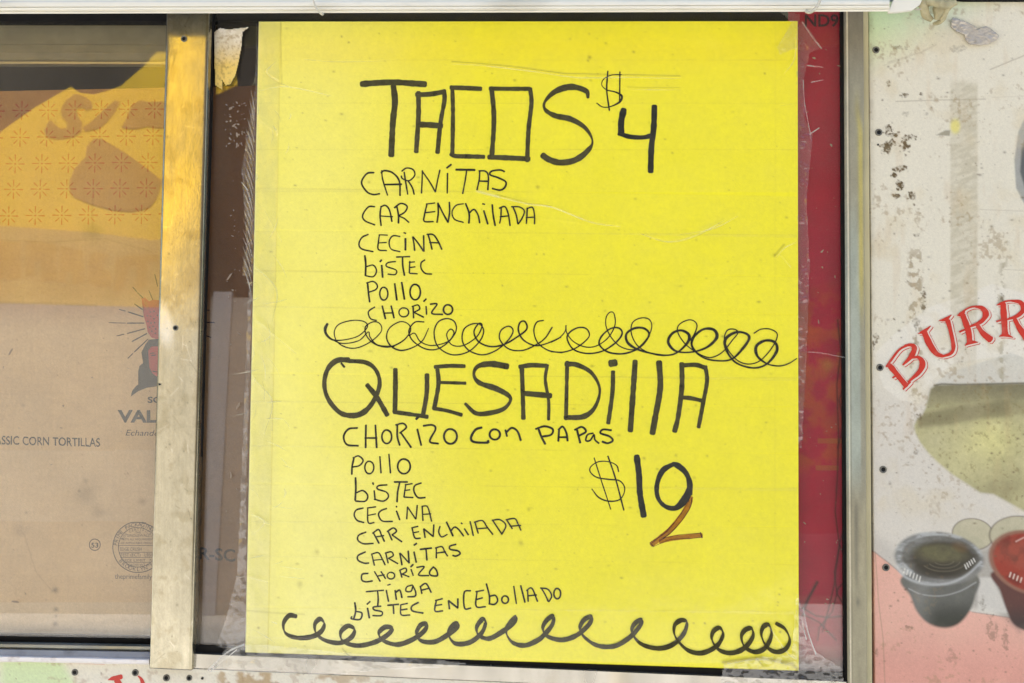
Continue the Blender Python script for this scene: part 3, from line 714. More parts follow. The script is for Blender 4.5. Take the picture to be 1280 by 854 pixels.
# ------------------------------------------------------------------ crimson printed sheet behind the right pane
def paint_crim(X, Y):
    c = np.broadcast_to(lin((198, 16, 66)), X.shape + (3,)).copy()
    c = mix(c, lin((196, 20, 54)), sm(-Y, -330, -230) * .7)
    o = sm(Y, 330, 420) * sm(-Y, -600, -575) * (.35 + .9 * fbm(X * .8, Y * .5, 26, 5))
    c = mix(c, lin((205, 92, 40)), np.clip(o, 0, 1) * .8 * sm(fbm(X, Y, 18, 8), .3, .6))
    c = mix(c, lin((206, 130, 55)), np.exp(-((X - 1035) / 9) ** 2 - ((Y - 457) / 8) ** 2) * .7)
    for (a, b, e, f) in [(1022, 548, 1052, 555), (1020, 582, 1048, 588)]:
        c = mix(c, lin((190, 110, 50)), ((X > a) & (X < e) & (Y > b) & (Y < f)) * .6)
    c = mix(c, lin((170, 60, 50)), ((X > 1028) & (X < 1048) & (Y > 556) & (Y < 581)) * -.0)
    c = mix(c, lin((196, 90, 96)), sm(Y, 742, 750) * .55 * (.7 + .5 * fbm(X, Y, 14, 3)))  # paler foot paints in the haze of the reflected pavement
    c = mix(c, lin((150, 130, 120)), sm(Y, 800, 835) * .75)
    for pts in [[(1047, 400), (1051, 440), (1046, 480), (1048, 540), (1047, 590), (1044, 640), (1049, 680), (1043, 730), (1036, 760), (1028, 790)], [(1058, 470), (1049, 500), (1055, 530), (1047, 560)], [(1058, 650), (1049, 680), (1057, 700)],
                [(1050, 682), (1043, 715), (1046, 742), (1057, 760)], [(1058, 725), (1048, 735), (1040, 765), (1024, 785), (1022, 800)], [(1022, 728), (1012, 745), (1003, 770)], [(1003, 760), (1020, 770), (1035, 772), (1057, 770)], [(1004, 768), (1024, 778), (1045, 800)]]:
        c = mix(c, lin((62, 18, 30)), np.exp(-(dseg(X, Y, pts) / 1.1) ** 2) * .75)
    c = mix(c, lin((40, 10, 16)), np.exp(-(dseg(X, Y, [(1021, 728), (1014, 742), (1004, 760)]) / 2.2) ** 2) * .7)
    c *= (1 + .30 * (fbm(X, Y, 30, 41) - .5))[..., None]
    return c
cr = sheet('printed_sheet', 985, -10, 1068, 880, 1.25, .016, paint_crim, M['crimson'], None, thick=.003)
tag(cr, 'crimson printed sheet with orange patches standing behind the glass right of the poster', 'printed sheet')
text('lettering', 'ND9', 1006, 1048, 33, 33, 15, .0152, mat('maroon_print', (.05, .004, .012), rough=.7), cr, bold=.02)

# ------------------------------------------------------------------ yellow menu poster
DEPTH = -.0022
wr = [([(565, 78), (600, 79.5), (640, 84), (673, 88), (706, 93), (732, 95), (790, 94.5), (850, 96)], .00055, 1.7),
      ([(785, 109), (815, 110), (852, 110)], .0003, 1.5),
      ([(597, 238), (623, 244), (660, 253), (690, 257), (740, 276), (775, 281)], .00055, 2.0),
      ([(800, 290), (835, 300), (870, 292), (905, 273)], .0005, 2.0), ([(850, 291), (890, 284), (922, 268)], .0004, 1.8), ([(672, 272), (740, 279)], .0003, 1.6),
      ([(345, 74), (333, 88), (350, 100)], .0005, 2.2), ([(322, 112), (352, 106), (380, 110), (415, 118)], .0004, 1.6), ([(326, 150), (350, 168)], .0004, 2),
      ([(428, 811), (436, 818), (441, 824)], .0005, 1.5), ([(960, 780), (985, 815), (998, 822)], .0006, 2.2), ([(905, 828), (950, 822), (990, 830)], .0005, 2),
      ([(318, 330), (345, 360), (340, 400)], .0004, 3), ([(322, 400), (370, 440)], .00035, 3), ([(330, 260), (352, 300)], .00035, 3), ([(316, 470), (340, 500), (330, 540)], .0004, 3),
      ([(314, 640), (330, 650), (318, 665)], .0004, 2.5), ([(312, 720), (335, 726)], .0004, 2.5), ([(980, 90), (993, 70), (996, 30)], .0005, 2.2), ([(973, 55), (985, 35)], .0005, 2), ([(975, 130), (990, 128)], .0004, 2),
      ([(970, 320), (980, 308), (996, 300)], .0004, 1.8), ([(975, 316), (988, 332)], .0004, 1.8), ([(380, 72), (420, 75), (480, 74)], .00025, 2)]
SEAMS = [29, 75, 129, 187, 240, 291, 342, 388, 470, 505, 562, 608, 655, 700, 762, 800]
def seam_y(k, X): return SEAMS[k] + (X - 650) * (.0 if SEAMS[k] < 200 else .012 + .006 * math.sin(k * 2.1))
def pdisp(X, Y):
    d = -.0007 * (fbm(X, Y, 150, 21, 2) - .5) - .00022 * (fbm(X, Y, 26, 33, 2) - .5)
    d = d - .0006 * sm(-X, -352, -322) * (fbm(X * 2.2, Y, 30, 61, 3) - .45)
    for pts, a, wd in wr:
        p = np.array(pts, float); x0, y0 = p.min(0) - 12; x1, y1 = p.max(0) + 12
        near = (X > x0) & (X < x1) & (Y > y0) & (Y < y1)
        if near.any():
            dd = np.zeros(np.shape(X)); dd[near] = a * np.exp(-(dseg(X[near], Y[near], pts) / wd) ** 2)
            d = d - dd
    return d
Q = [(323.5, 27), (997, 26.5), (998.5, 838.5), (306.5, 815.5)]
def paint_poster(X, Y):
    c = np.broadcast_to(lin((246, 235, 42)), X.shape + (3,)).copy()
    # the board is paler along its left side and toward the foot
    paleness = np.clip(sm(-X, -620, -330) * .55 + sm(Y, 420, 840) * sm(-X, -760, -380) * .35, 0, 1) * (.75 + .5 * fbm(X, Y, 120, 3))
    c = mix(c, lin((252, 245, 150)), paleness)
    c = mix(c, lin((238, 230, 140)), sm(-X, -352, -340) * .30 * (.4 + fbm(X * 2, Y, 20, 9)))
    c *= (1 + .05 * (fbm(X, Y, 70, 7) - .5) + .05 * (fbm(X, Y, 9, 15) - .5))[..., None]
    for k in range(len(SEAMS)):
        d = np.abs(Y - seam_y(k, X) - .8 * (fbm(X, Y * 0, 60, 70 + k) - .5))
        c = mix(c, lin((206, 188, 44)), np.exp(-(d / .6) ** 2) * (.02 + .24 * sm(fbm(X, Y, 35, 90 + k), .3, .8)))
    c = mix(c, lin((200, 182, 60)), np.exp(-(np.abs(X - 350 + (Y - 60) * .02) / .7) ** 2) * .35)
    c = mix(c, lin((200, 182, 60)), np.exp(-(np.abs(X - 969) / .7) ** 2) * .15)
    # grease, fly specks, rubbed marks; darker lines along the wrinkles
    r = np.random.RandomState(4)
    for i in range(330):
        x = 330 + 655 * r.rand(); y = 35 + 790 * r.rand(); s = .5 + 1.0 * r.rand() ** 3; k = .25 + .5 * r.rand() * (s < 1.4)
        m = (np.abs(X - x) < 9) & (np.abs(Y - y) < 9)
        d = np.hypot((X[m] - x) / (1 + r.rand()), Y[m] - y) / s
        c[m] = mix(c[m], lin((130, 112, 20)), np.exp(-d ** 2) * k * .8)
    for (x, y, s, k) in [(427, 46, 1.5, .8), (436, 53, 1.8, .8), (474, 42, 1.2, .7), (737, 72, 3, .6), (735, 76, 2, .6), (792, 65, 2, .6), (757, 54, 2, .4), (956, 92, 1.6, .7), (672, 234, 3, .5), (628, 357, 1.4, .8), (671, 318, 1.6, .5), (680, 318, 1.5, .6),
                         (402, 720, 1.6, .9), (323, 785, 1.8, .8), (396, 690, 4, .35), (375, 730, 5, .3), (651, 679, 4, .4), (661, 637, 3, .4), (805, 573, 2.5, .5), (845, 569, 2.5, .4), (884, 570, 2, .4), (867, 779, 1.5, .8), (881, 779, 1.5, .8), (975, 790, 2, .8), (974, 743, 2, .7), (972, 757, 1.5, .6), (868, 597, 3, .3),
                         (808, 398, 2, .5), (753, 376, 2, .5), (756, 389, 2, .4), (812, 378, 2, .4), (644, 487, 1.8, .5), (870, 507, 1.6, .5), (722, 612, 1.4, .5), (968, 318, 3, .4)]:
        m = (np.abs(X - x) < 20) & (np.abs(Y - y) < 20)
        d = np.hypot(X[m] - x, Y[m] - y) / (.7 * s * (.6 + .9 * fbm(X[m], Y[m], s + 1, 12)))
        c[m] = mix(c[m], lin((130, 112, 22)), np.exp(-d ** 2) * k)
    for pts, wd, k in [([(565, 77), (640, 83), (706, 92), (850, 95)], .8, .5), ([(785, 109), (850, 110)], .7, .3), ([(620, 243), (660, 254), (690, 258)], .8, .4), ([(905, 828), (950, 822), (990, 830), (998, 838)], 2.5, .6), ([(945, 822), (953, 832)], 1, .5),
                       ([(340, 98), (352, 106), (351, 28)], .7, .3), ([(428, 811), (441, 824)], .9, .4), ([(306, 763), (340, 766), (380, 768)], 1.2, .25), ([(968, 320), (980, 306)], 1.2, .5)]:
        c = mix(c, lin((140, 125, 30)), np.exp(-(dseg(X, Y, pts) / wd) ** 2) * k)
    c = mix(c, lin((226, 222, 180)), np.clip(1 - np.minimum(np.abs(X - (323.5 - 17 * (Y - 27) / 788)), 99) / 2.2, 0, 1) * .5)
    c = mix(c, lin((225, 220, 150)), np.exp(-(dseg(X, Y, [(597, 239), (612, 243), (623, 246)]) / 1.6) ** 2) * .5)
    return c
pr = thing('menu_poster', 'yellow handwritten menu poster listing tacos and quesadilla taped over the window', 'poster', tuple(P(650, 830, DEPTH)))
sheet('poster_board', 307, 27, 998, 838, 1.35, DEPTH, paint_poster, M['poster'], pr, disp=pdisp, quad=Q, thick=.0012, grain=.018)
ID = DEPTH - .00016
def W(strokes, tr, label, m='inkthin', nib=None, grow=1.0, name='lettering', seed=1):
    return ink(name, strokes, ID, M[m], pr, tr, pdisp, label, nib, grow, seed=seed)
A = (430, 80, 6.095); B = (640, 80, 6.095); C = (430, 200, 4.923); D = (430, 290, 4.923); Ez = (390, 380, 4.129); Fz = (690, 370, 4.129)
G = (390, 440, 4.923); H = (640, 440, 4.923); I_ = (420, 515, 3.5556); J = (720, 560, 6.1); K = (420, 590, 4.923); Lz = (420, 670, 4.267); Mz = (340, 740, 3.765); Nz = (670, 740, 3.765)
# TACOS in the big felt pen
W([([(130, 154), (250, 145), (380, 140), (500, 147), (622, 155)], 46), ([(376, 165), (388, 290), (372, 450), (360, 700)], 46),
   ([(567, 215), (567, 400), (550, 672)], 36), ([(550, 235), (660, 230), (762, 212)], 38), ([(762, 200), (765, 280), (735, 450), (712, 678)], 34), ([(575, 462), (650, 465), (745, 472)], 44),
   ([(812, 180), (930, 184), (1045, 190)], 36), ([(825, 178), (830, 350), (828, 560), (825, 690)], 32), ([(812, 686), (850, 702), (950, 705), (1068, 708)], 34),
   ([(1110, 188), (1250, 190), (1415, 190)], 32), ([(1124, 184), (1140, 350), (1140, 500), (1125, 715)], 36), ([(1100, 710), (1250, 716), (1412, 724)], 38), ([(1418, 185), (1428, 300), (1406, 500), (1395, 742)], 33),
   ([(1860, 258), (1842, 205), (1730, 175), (1610, 210), (1530, 290), (1535, 350), (1610, 395), (1730, 422), (1840, 490), (1893, 590), (1850, 668), (1760, 733), (1650, 752), (1565, 730), (1510, 694)], [22, 38, 48, 42, 20, 26, 40, 44, 32, 14, 40, 48, 46, 46, 44])],
  A, 'the word TACOS in large black felt pen capitals', 'ink')
W([([(835, 82), (760, 85), (700, 115), (684, 160), (722, 198), (790, 215), (836, 245), (820, 290), (750, 325), (690, 328), (645, 298)], [8, 8, 8, 7, 9, 12, 16, 16, 9, 9, 8]), ([(730, 55), (722, 200), (742, 355)], 12), ([(822, 60), (820, 285)], 11)], B, 'thin dollar sign above the 4')
W([([(852, 345), (832, 440), (832, 530)], 48), ([(812, 530), (900, 555), (1000, 560), (1060, 545)], 34), ([(1085, 320), (1080, 480), (1062, 640), (1056, 822)], 44)], B, 'the price numeral 4', 'inkdark')
W([([(185, 78), (140, 85), (108, 140), (140, 195), (180, 213), (220, 208)], 11), ([(232, 65), (238, 120), (268, 218)], 9), ([(228, 80), (250, 66), (300, 80), (340, 130), (345, 220)], 11), ([(245, 152), (355, 150)], 12),
   ([(370, 75), (380, 140), (392, 212)], 10), ([(355, 70), (385, 50), (425, 60), (435, 95), (400, 128), (360, 115), (352, 98)], 9), ([(395, 130), (420, 170), (432, 212)], 10),
   ([(482, 65), (480, 140), (477, 205)], 9), ([(480, 68), (530, 140), (562, 198)], 9), ([(590, 62), (575, 130), (562, 198)], 9), ([(637, 82), (635, 205)], 9), ([(632, 50), (660, 28)], 12),
   ([(688, 60), (806, 62)], 14), ([(755, 65), (745, 130), (730, 208)], 9), ([(835, 65), (832, 120), (818, 185)], 9), ([(830, 68), (870, 70), (888, 100), (885, 185)], 10), ([(828, 130), (888, 132)], 10),
   ([(988, 72), (960, 62), (908, 70), (900, 92), (950, 110), (995, 135), (990, 168), (960, 186), (912, 176)], 11)], C, 'CARNITAS under the tacos')
W([([(190, 288), (150, 290), (115, 340), (130, 375), (190, 400)], 10), ([(228, 285), (222, 340), (228, 405)], 10), ([(225, 290), (255, 280), (280, 310), (295, 380)], 10), ([(225, 345), (300, 350)], 8),
   ([(325, 285), (335, 340), (335, 390)], 11), ([(310, 295), (350, 268), (388, 285), (375, 320), (335, 345)], 10), ([(335, 345), (370, 360), (400, 385)], 9),
   ([(510, 275), (495, 340), (495, 378), (550, 380)], 10), ([(505, 272), (560, 265)], 8), ([(500, 325), (560, 318)], 8), ([(578, 265), (580, 330), (572, 385)], 10), ([(580, 270), (610, 330), (640, 385)], 10), ([(648, 260), (650, 320), (640, 385)], 10),
   ([(735, 270), (690, 280), (665, 320), (680, 365), (735, 385)], 8), ([(748, 268), (770, 330), (768, 390)], 11), ([(768, 330), (800, 305), (825, 340), (835, 388)], 10), ([(860, 312), (885, 395)], 11), ([(852, 270), (866, 274)], 10),
   ([(912, 275), (918, 340), (930, 405)], 11), ([(968, 290), (965, 350), (958, 390)], 9), ([(955, 298), (990, 288), (1010, 330), (1022, 405)], 10), ([(960, 350), (1010, 345)], 9),
   ([(1040, 290), (1060, 340), (1070, 395)], 10), ([(1030, 288), (1080, 290), (1110, 315), (1095, 360), (1072, 395)], 9), ([(1128, 295), (1125, 350), (1122, 392)], 9), ([(1125, 300), (1160, 293), (1172, 340), (1172, 395)], 9), ([(1120, 355), (1172, 352)], 8)], C, 'CAR ENCHILADA under the tacos')
W([([(150, 15), (110, 35), (92, 75), (110, 105), (180, 122)], 10), ([(218, 18), (212, 60), (212, 108), (262, 115)], 9), ([(215, 18), (268, 20)], 8), ([(212, 68), (262, 65)], 8), ([(345, 28), (300, 25), (278, 60), (290, 105), (345, 122)], 9),
   ([(378, 40), (378, 112)], 12), ([(368, 5), (380, 9)], 10), ([(422, 30), (430, 70), (435, 115)], 10), ([(425, 30), (460, 75), (490, 120)], 10), ([(490, 22), (492, 120)], 10),
   ([(518, 18), (530, 60), (542, 108)], 10), ([(510, 15), (550, 18), (580, 60), (602, 108)], 10), ([(525, 65), (585, 68)], 9)], D, 'CECINA under the tacos')
W([([(128, 145), (134, 200), (132, 270)], 12), ([(135, 215), (180, 205), (200, 240), (180, 275), (135, 270)], 9), ([(232, 205), (238, 280)], 12), ([(222, 184), (231, 172)], 12), ([(318, 182), (270, 190), (262, 212), (320, 235), (315, 262), (270, 260)], 9),
   ([(322, 155), (405, 152)], 9), ([(360, 155), (362, 210), (372, 268)], 11), ([(405, 180), (402, 252)], 9), ([(400, 188), (435, 184)], 8), ([(402, 220), (438, 215)], 8), ([(403, 255), (452, 258)], 8), ([(498, 172), (475, 190), (475, 225), (500, 255), (540, 260)], 9)], D, 'bistec under the tacos')
W([([(145, 310), (150, 370), (158, 432)], 11), ([(138, 315), (180, 305), (205, 330), (195, 355), (150, 372)], 9), E(245, 380, 25, 40, 10), ([(312, 318), (325, 420)], 12), ([(355, 310), (372, 415)], 12), E(438, 370, 32, 48, 11), ([(490, 428), (506, 412)], 11)], D, 'Pollo under the tacos')
W([([(190, 462), (155, 485), (150, 505), (165, 535), (200, 545)], 9), ([(235, 455), (255, 535)], 11), ([(290, 455), (308, 530)], 11), ([(245, 500), (305, 498)], 9), E(368, 495, 30, 28, 9), ([(425, 455), (428, 530)], 10), ([(418, 460), (455, 450), (465, 475), (430, 495)], 9), ([(430, 495), (490, 525)], 10),
   ([(505, 458), (508, 508)], 10), ([(530, 445), (572, 445), (540, 500), (608, 508)], 10), E(640, 478, 28, 30, 11)], D, 'CHORIZO under the tacos')
# the scribbled divider
W([([(80, 102), (68, 130), (76, 160), (110, 186), (170, 185), (240, 165), (285, 120), (270, 92), (210, 85), (140, 105), (115, 145), (130, 195), (180, 225), (240, 225), (310, 190), (358, 140), (350, 102), (315, 93), (275, 120), (285, 170), (330, 210), (400, 222), (470, 190), (508, 140), (498, 105), (455, 92), (400, 125), (385, 175), (410, 220), (460, 240), (520, 225), (570, 190), (602, 125)],
    [14, 15, 13, 9, 6, 6, 6, 6, 6, 6, 6, 6, 7, 6, 6, 5, 6, 6, 7, 7, 7, 8, 7, 6, 6, 6, 6, 7, 8, 8, 6, 6, 4]),
   ([(75, 165), (150, 203), (240, 190), (290, 145), (300, 172), (340, 212), (425, 220)], 6),
   ([(578, 93), (530, 95), (500, 140), (520, 190), (580, 230), (640, 235), (700, 200), (743, 140), (735, 92), (695, 76), (650, 95), (630, 150), (650, 220), (720, 262), (800, 250), (860, 200), (886, 145), (870, 108), (830, 103), (785, 130), (776, 190), (810, 240), (880, 263), (950, 240), (1010, 190), (1038, 140), (1015, 115), (975, 138), (970, 185), (1015, 232), (1080, 241), (1140, 220), (1200, 180), (1240, 120)], 7),
   ([(500, 165), (530, 152), (560, 195), (620, 215), (700, 195), (732, 152), (716, 130), (695, 160), (720, 210), (780, 215), (850, 170), (878, 112), (860, 102), (836, 145), (860, 195), (920, 220), (990, 210), (1060, 170), (1108, 130), (1100, 92), (1075, 95), (1065, 135), (1090, 185), (1150, 215), (1210, 205), (1285, 172)], [6, 6, 6, 6, 8, 9, 9, 8, 6]),
   ([(1195, 85), (1160, 95), (1145, 140), (1165, 200), (1220, 240), (1290, 252)], 7)], Ez, 'thin looping scribble below the tacos', name='scribble')
W([([(-5, 240), (40, 215), (68, 182), (72, 152), (76, 190), (110, 235), (170, 263), (230, 258), (290, 215), (325, 150), (320, 92), (300, 84), (280, 110), (280, 160), (310, 220), (360, 265), (430, 275), (490, 220), (515, 160), (500, 120), (455, 115), (415, 140), (410, 195), (440, 255), (500, 293), (580, 308), (650, 288), (720, 220), (748, 160), (735, 131), (700, 125), (655, 150), (650, 190), (690, 250), (760, 300), (820, 318), (880, 290), (930, 230), (960, 190), (940, 172), (905, 178), (890, 220), (910, 280), (960, 335), (1020, 352), (1080, 330), (1140, 260), (1163, 200), (1130, 173), (1080, 172), (1042, 193)], 6),
   ([(-5, 288), (60, 290), (130, 265), (190, 212), (180, 172), (140, 163), (95, 185), (78, 220), (110, 275), (180, 297), (260, 285), (330, 240), (362, 195), (345, 166), (300, 170), (255, 210), (245, 252), (290, 290), (370, 298), (450, 268), (500, 205), (480, 170), (430, 166), (385, 195), (390, 240), (440, 275), (520, 298), (600, 306), (650, 290), (700, 240), (706, 200), (665, 178), (620, 195), (600, 240), (640, 285), (720, 290), (800, 265), (850, 215), (835, 175), (780, 173), (730, 215), (725, 265), (780, 318), (860, 335), (930, 325), (990, 265), (1018, 215), (990, 190), (940, 191), (895, 225), (900, 280), (950, 345), (1040, 372), (1110, 350), (1160, 285), (1150, 240), (1100, 231), (1055, 260), (1060, 310), (1110, 350), (1170, 362), (1220, 350), (1264, 323)],
    [7, 7, 7, 7, 8, 8, 8, 8, 8, 8, 8, 9, 10, 9, 8, 9, 9, 9, 9, 9, 10, 12, 11, 12, 14, 11, 9, 8, 9, 14, 15, 12, 13, 15, 10, 8, 12, 16, 15, 12, 13, 12, 9, 8, 9, 13, 14, 11, 14, 16, 12, 9, 9, 10, 15, 14, 13, 16, 13, 8, 7, 6, 5])], Fz, 'darker tangled end of the divider scribble', name='scribble')
# QUESADIllA
W([([(205, 55), (330, 65), (395, 115), (416, 200), (380, 300), (320, 370), (250, 392), (170, 372), (100, 290), (76, 200), (95, 110), (150, 55), (228, 48)], [22, 28, 24, 26, 28, 34, 34, 30, 28, 26, 28, 36, 30]), ([(338, 202), (400, 280), (464, 390)], 30), ([(180, 70), (200, 94)], 14),
   ([(513, 105), (513, 240), (510, 370)], 30), ([(503, 370), (600, 383), (712, 400)], 26), ([(708, 138), (705, 260), (682, 395)], 28), ([(755, 93), (850, 86), (940, 88)], 25), ([(772, 108), (778, 200), (752, 350)], 27), ([(775, 188), (860, 190), (945, 193)], 20), ([(745, 347), (830, 362), (922, 388)], 23),
   ([(1205, 90), (1100, 74), (1020, 90), (996, 140), (1030, 190), (1130, 225), (1205, 265), (1221, 300), (1180, 350), (1100, 375), (1010, 378), (942, 318)], [36, 38, 26, 18, 30, 34, 28, 18, 26, 30, 28, 18])], G, 'first letters QUES of the large heading', 'ink')
W([([(60, 85), (66, 250), (70, 412)], 27), ([(45, 92), (120, 82), (215, 86)], 28), ([(218, 80), (205, 170), (225, 300), (225, 418)], 20), ([(75, 255), (150, 262), (240, 270)], 34), ([(340, 60), (336, 240), (332, 415)], 24), ([(330, 75), (400, 80), (490, 130), (540, 230), (510, 340), (440, 398), (325, 404)], [30, 30, 24, 16, 24, 34, 30]),
   ([(622, 120), (618, 250), (592, 440)], 27), ([(603, 72), (640, 66)], 46), ([(758, 55), (745, 250), (728, 488)], 34), ([(905, 60), (912, 220), (882, 400), (864, 503)], 36), ([(1045, 70), (1045, 220), (1022, 400), (1000, 490)], 30), ([(1040, 84), (1130, 80), (1195, 100)], 27), ([(1190, 88), (1200, 180), (1175, 320), (1148, 465)], 25), ([(1045, 280), (1100, 285), (1168, 300)], 26)], H, 'last letters ADILLA of the large heading', 'ink')
W([([(640, 415), (656, 398)], 16), ([(280, 468), (225, 475), (195, 520), (215, 570), (285, 578)], 12), ([(332, 450), (330, 590)], 12), ([(390, 450), (398, 590)], 12), ([(325, 530), (400, 530)], 11), E(460, 522, 30, 42, 11), ([(525, 450), (525, 520), (540, 575)], 12), ([(515, 450), (560, 440), (580, 465), (540, 500)], 11), ([(545, 495), (610, 588)], 12),
   ([(648, 475), (672, 575)], 12), ([(685, 455), (740, 450), (760, 475), (725, 550), (778, 565)], 12), E(852, 520, 40, 46, 13), ([(1045, 465), (1005, 480), (978, 530), (1000, 555), (1080, 558), (1082, 546)], 15), E(1125, 508, 32, 32, 13), ([(1190, 480), (1200, 520)], 12), ([(1195, 495), (1230, 468), (1265, 490), (1285, 545)], 13)], G, 'CHORIZO con below the heading')
W([([(160, 465), (180, 520), (205, 568)], 14), ([(145, 475), (200, 458), (250, 475), (240, 510), (180, 522)], 13), ([(290, 475), (285, 550)], 13), ([(285, 480), (312, 460), (335, 500), (342, 548)], 13), ([(285, 525), (340, 525)], 12), ([(400, 480), (420, 560)], 13), ([(385, 480), (430, 462), (455, 490), (415, 515)], 13),
   ([(500, 500), (465, 510), (455, 545), (480, 545), (505, 510), (510, 540), (535, 563)], 11), ([(612, 482), (560, 478), (545, 500), (600, 520), (620, 545), (590, 562), (555, 552)], 13)], H, 'PAPAS below the heading')
W([([(80, 205), (72, 240), (70, 278)], 8), ([(75, 205), (100, 196), (120, 215), (105, 238), (75, 245)], 7), E(148, 247, 20, 28, 7), ([(195, 198), (200, 272)], 7), ([(235, 188), (242, 272)], 7), E(302, 242, 28, 33, 8)], I_, 'Pollo under the quesadilla')
W([([(325, 182), (310, 135), (250, 106), (170, 106), (112, 145), (110, 185), (160, 225), (250, 240), (330, 250), (370, 300), (360, 360), (320, 400), (240, 405), (170, 375), (120, 312)], [11, 9, 8, 9, 9, 10, 10, 11, 11, 9, 8, 10, 12, 11, 8]), ([(138, 75), (190, 240), (265, 468)], 9), ([(243, 62), (300, 230), (365, 475)], 12)], J, 'thin dollar sign beside the 10')
W([([(462, 60), (480, 200), (488, 350), (517, 522)], 46), ([(740, 125), (660, 175), (618, 280), (625, 380), (680, 445), (760, 458), (828, 395), (868, 300), (845, 200), (785, 135), (735, 122)], [34, 42, 36, 34, 34, 42, 60, 46, 36, 36, 32]), ([(720, 120), (760, 140), (830, 200), (875, 290), (882, 360)], [10, 20, 16, 22, 12]), ([(715, 122), (650, 170), (608, 260)], 10)], J, 'the price numeral 10 retraced in dense black', 'inkdark')
W([([(882, 375), (858, 440), (780, 560), (690, 650), (575, 738)], [26, 34, 42, 42, 38]), ([(640, 715), (720, 692), (830, 680), (960, 665)], 36), ([(862, 400), (800, 500), (700, 620), (580, 725)], 9)], J, 'brown pen tail turning the zero into a 2', 'inkbrown')
W([([(884, 380), (872, 450), (810, 550), (720, 650), (660, 690)], 7), ([(565, 722), (590, 752)], 9), ([(572, 716), (655, 668), (700, 632)], 5), ([(590, 752), (720, 700), (860, 692), (962, 682)], 4), ([(660, 690), (780, 664), (945, 650)], 4), ([(948, 645), (962, 685)], 10), ([(845, 420), (760, 560), (690, 640)], 3)], J, 'darker edges of the brown tail', 'inkbrowndark')
W([([(120, 35), (122, 100), (118, 175)], 12), ([(122, 130), (165, 115), (195, 145), (180, 180), (120, 180)], 10), ([(235, 115), (240, 165)], 10), ([(226, 66), (230, 78)], 11), ([(315, 80), (262, 85), (255, 105), (310, 125), (322, 155), (290, 180), (235, 168)], 10), ([(358, 62), (440, 62)], 11), ([(392, 65), (380, 120), (375, 185)], 11),
   ([(430, 75), (418, 155)], 9), ([(425, 80), (470, 72)], 9), ([(420, 115), (455, 110)], 8), ([(418, 155), (475, 158)], 9), ([(525, 68), (485, 85), (480, 120), (505, 158), (550, 158)], 10)], K, 'bistec under the quesadilla')
W([([(168, 222), (125, 235), (112, 265), (130, 298), (172, 312)], 10), ([(195, 220), (198, 310), (235, 312)], 9), ([(195, 222), (245, 215)], 9), ([(198, 268), (245, 258)], 8), ([(312, 225), (275, 240), (262, 265), (285, 302), (348, 305)], 10), ([(372, 240), (392, 295)], 10), ([(372, 210), (373, 218)], 9),
   ([(440, 215), (435, 290)], 9), ([(440, 215), (490, 290)], 9), ([(500, 205), (492, 290)], 9), ([(530, 210), (535, 300)], 9), ([(528, 212), (560, 212), (575, 250), (588, 305)], 9), ([(532, 262), (585, 258)], 8)], K, 'CECINA under the quesadilla')
W([([(185, 370), (140, 390), (135, 420), (170, 442), (230, 440)], 10), ([(230, 375), (265, 440)], 10), ([(225, 378), (262, 355), (280, 390), (298, 428)], 10), ([(245, 400), (295, 392)], 9), ([(320, 365), (345, 420)], 10), ([(315, 368), (352, 345), (372, 365), (345, 388)], 10), ([(345, 388), (405, 430)], 10),
   ([(468, 345), (485, 405), (520, 408)], 10), ([(465, 345), (505, 335)], 9), ([(475, 375), (510, 368)], 8), ([(540, 350), (548, 405)], 10), ([(540, 350), (598, 398)], 10), ([(602, 325), (598, 398)], 10), ([(640, 335), (632, 370), (650, 400), (685, 385)], 9), ([(680, 308), (720, 395)], 11), ([(705, 365), (730, 340), (755, 355), (785, 395)], 10), ([(790, 350), (815, 388)], 10), ([(770, 314), (777, 320)], 9),
   ([(825, 305), (845, 392)], 9), ([(855, 310), (875, 378)], 9), ([(850, 310), (900, 300), (930, 340), (965, 385)], 9), ([(865, 350), (935, 345)], 8), ([(965, 300), (1022, 385)], 9), ([(960, 298), (1010, 295), (1045, 330), (1020, 385)], 9), ([(1050, 295), (1085, 350)], 9), ([(1045, 295), (1100, 288), (1120, 320), (1138, 360)], 9), ([(1070, 335), (1138, 330)], 8)], K, 'CAR ENCHILADA under the quesadilla')
W([([(158, 85), (118, 105), (118, 130), (150, 145), (175, 145)], 9), ([(190, 95), (205, 158)], 8), ([(188, 98), (225, 90), (245, 120), (262, 155)], 8), ([(198, 130), (250, 125)], 7), ([(265, 90), (278, 145)], 8), ([(262, 92), (295, 85), (305, 105), (280, 120)], 8), ([(280, 120), (330, 148)], 8), ([(340, 92), (352, 155)], 9), ([(342, 92), (390, 145)], 8), ([(385, 80), (390, 145)], 9),
   ([(416, 85), (428, 142)], 9), ([(416, 50), (430, 40)], 10), ([(448, 72), (510, 65)], 10), ([(480, 70), (485, 130)], 9), ([(535, 62), (535, 118)], 8), ([(530, 65), (565, 58), (580, 85), (595, 108)], 8), ([(535, 92), (585, 85)], 8), ([(640, 45), (608, 55), (610, 72), (650, 80), (662, 95), (640, 108), (622, 104)], 9)], Lz, 'CARNITAS under the quesadilla')
W([([(172, 200), (140, 205), (138, 235), (160, 245), (195, 240)], 9), ([(205, 190), (236, 243)], 8), ([(240, 190), (264, 228)], 8), ([(218, 215), (258, 208)], 8), E(293, 212, 20, 18, 8), ([(340, 182), (352, 222)], 8), ([(338, 184), (370, 172), (375, 190), (350, 205)], 8), ([(350, 203), (390, 218)], 8), ([(400, 178), (412, 212)], 8), ([(398, 166), (412, 152)], 9), ([(430, 168), (470, 165), (440, 208), (495, 212)], 8), ([(520, 165), (500, 190), (505, 210), (540, 212), (535, 182), (518, 165)], 9)], Lz, 'CHORIZO under the quesadilla')
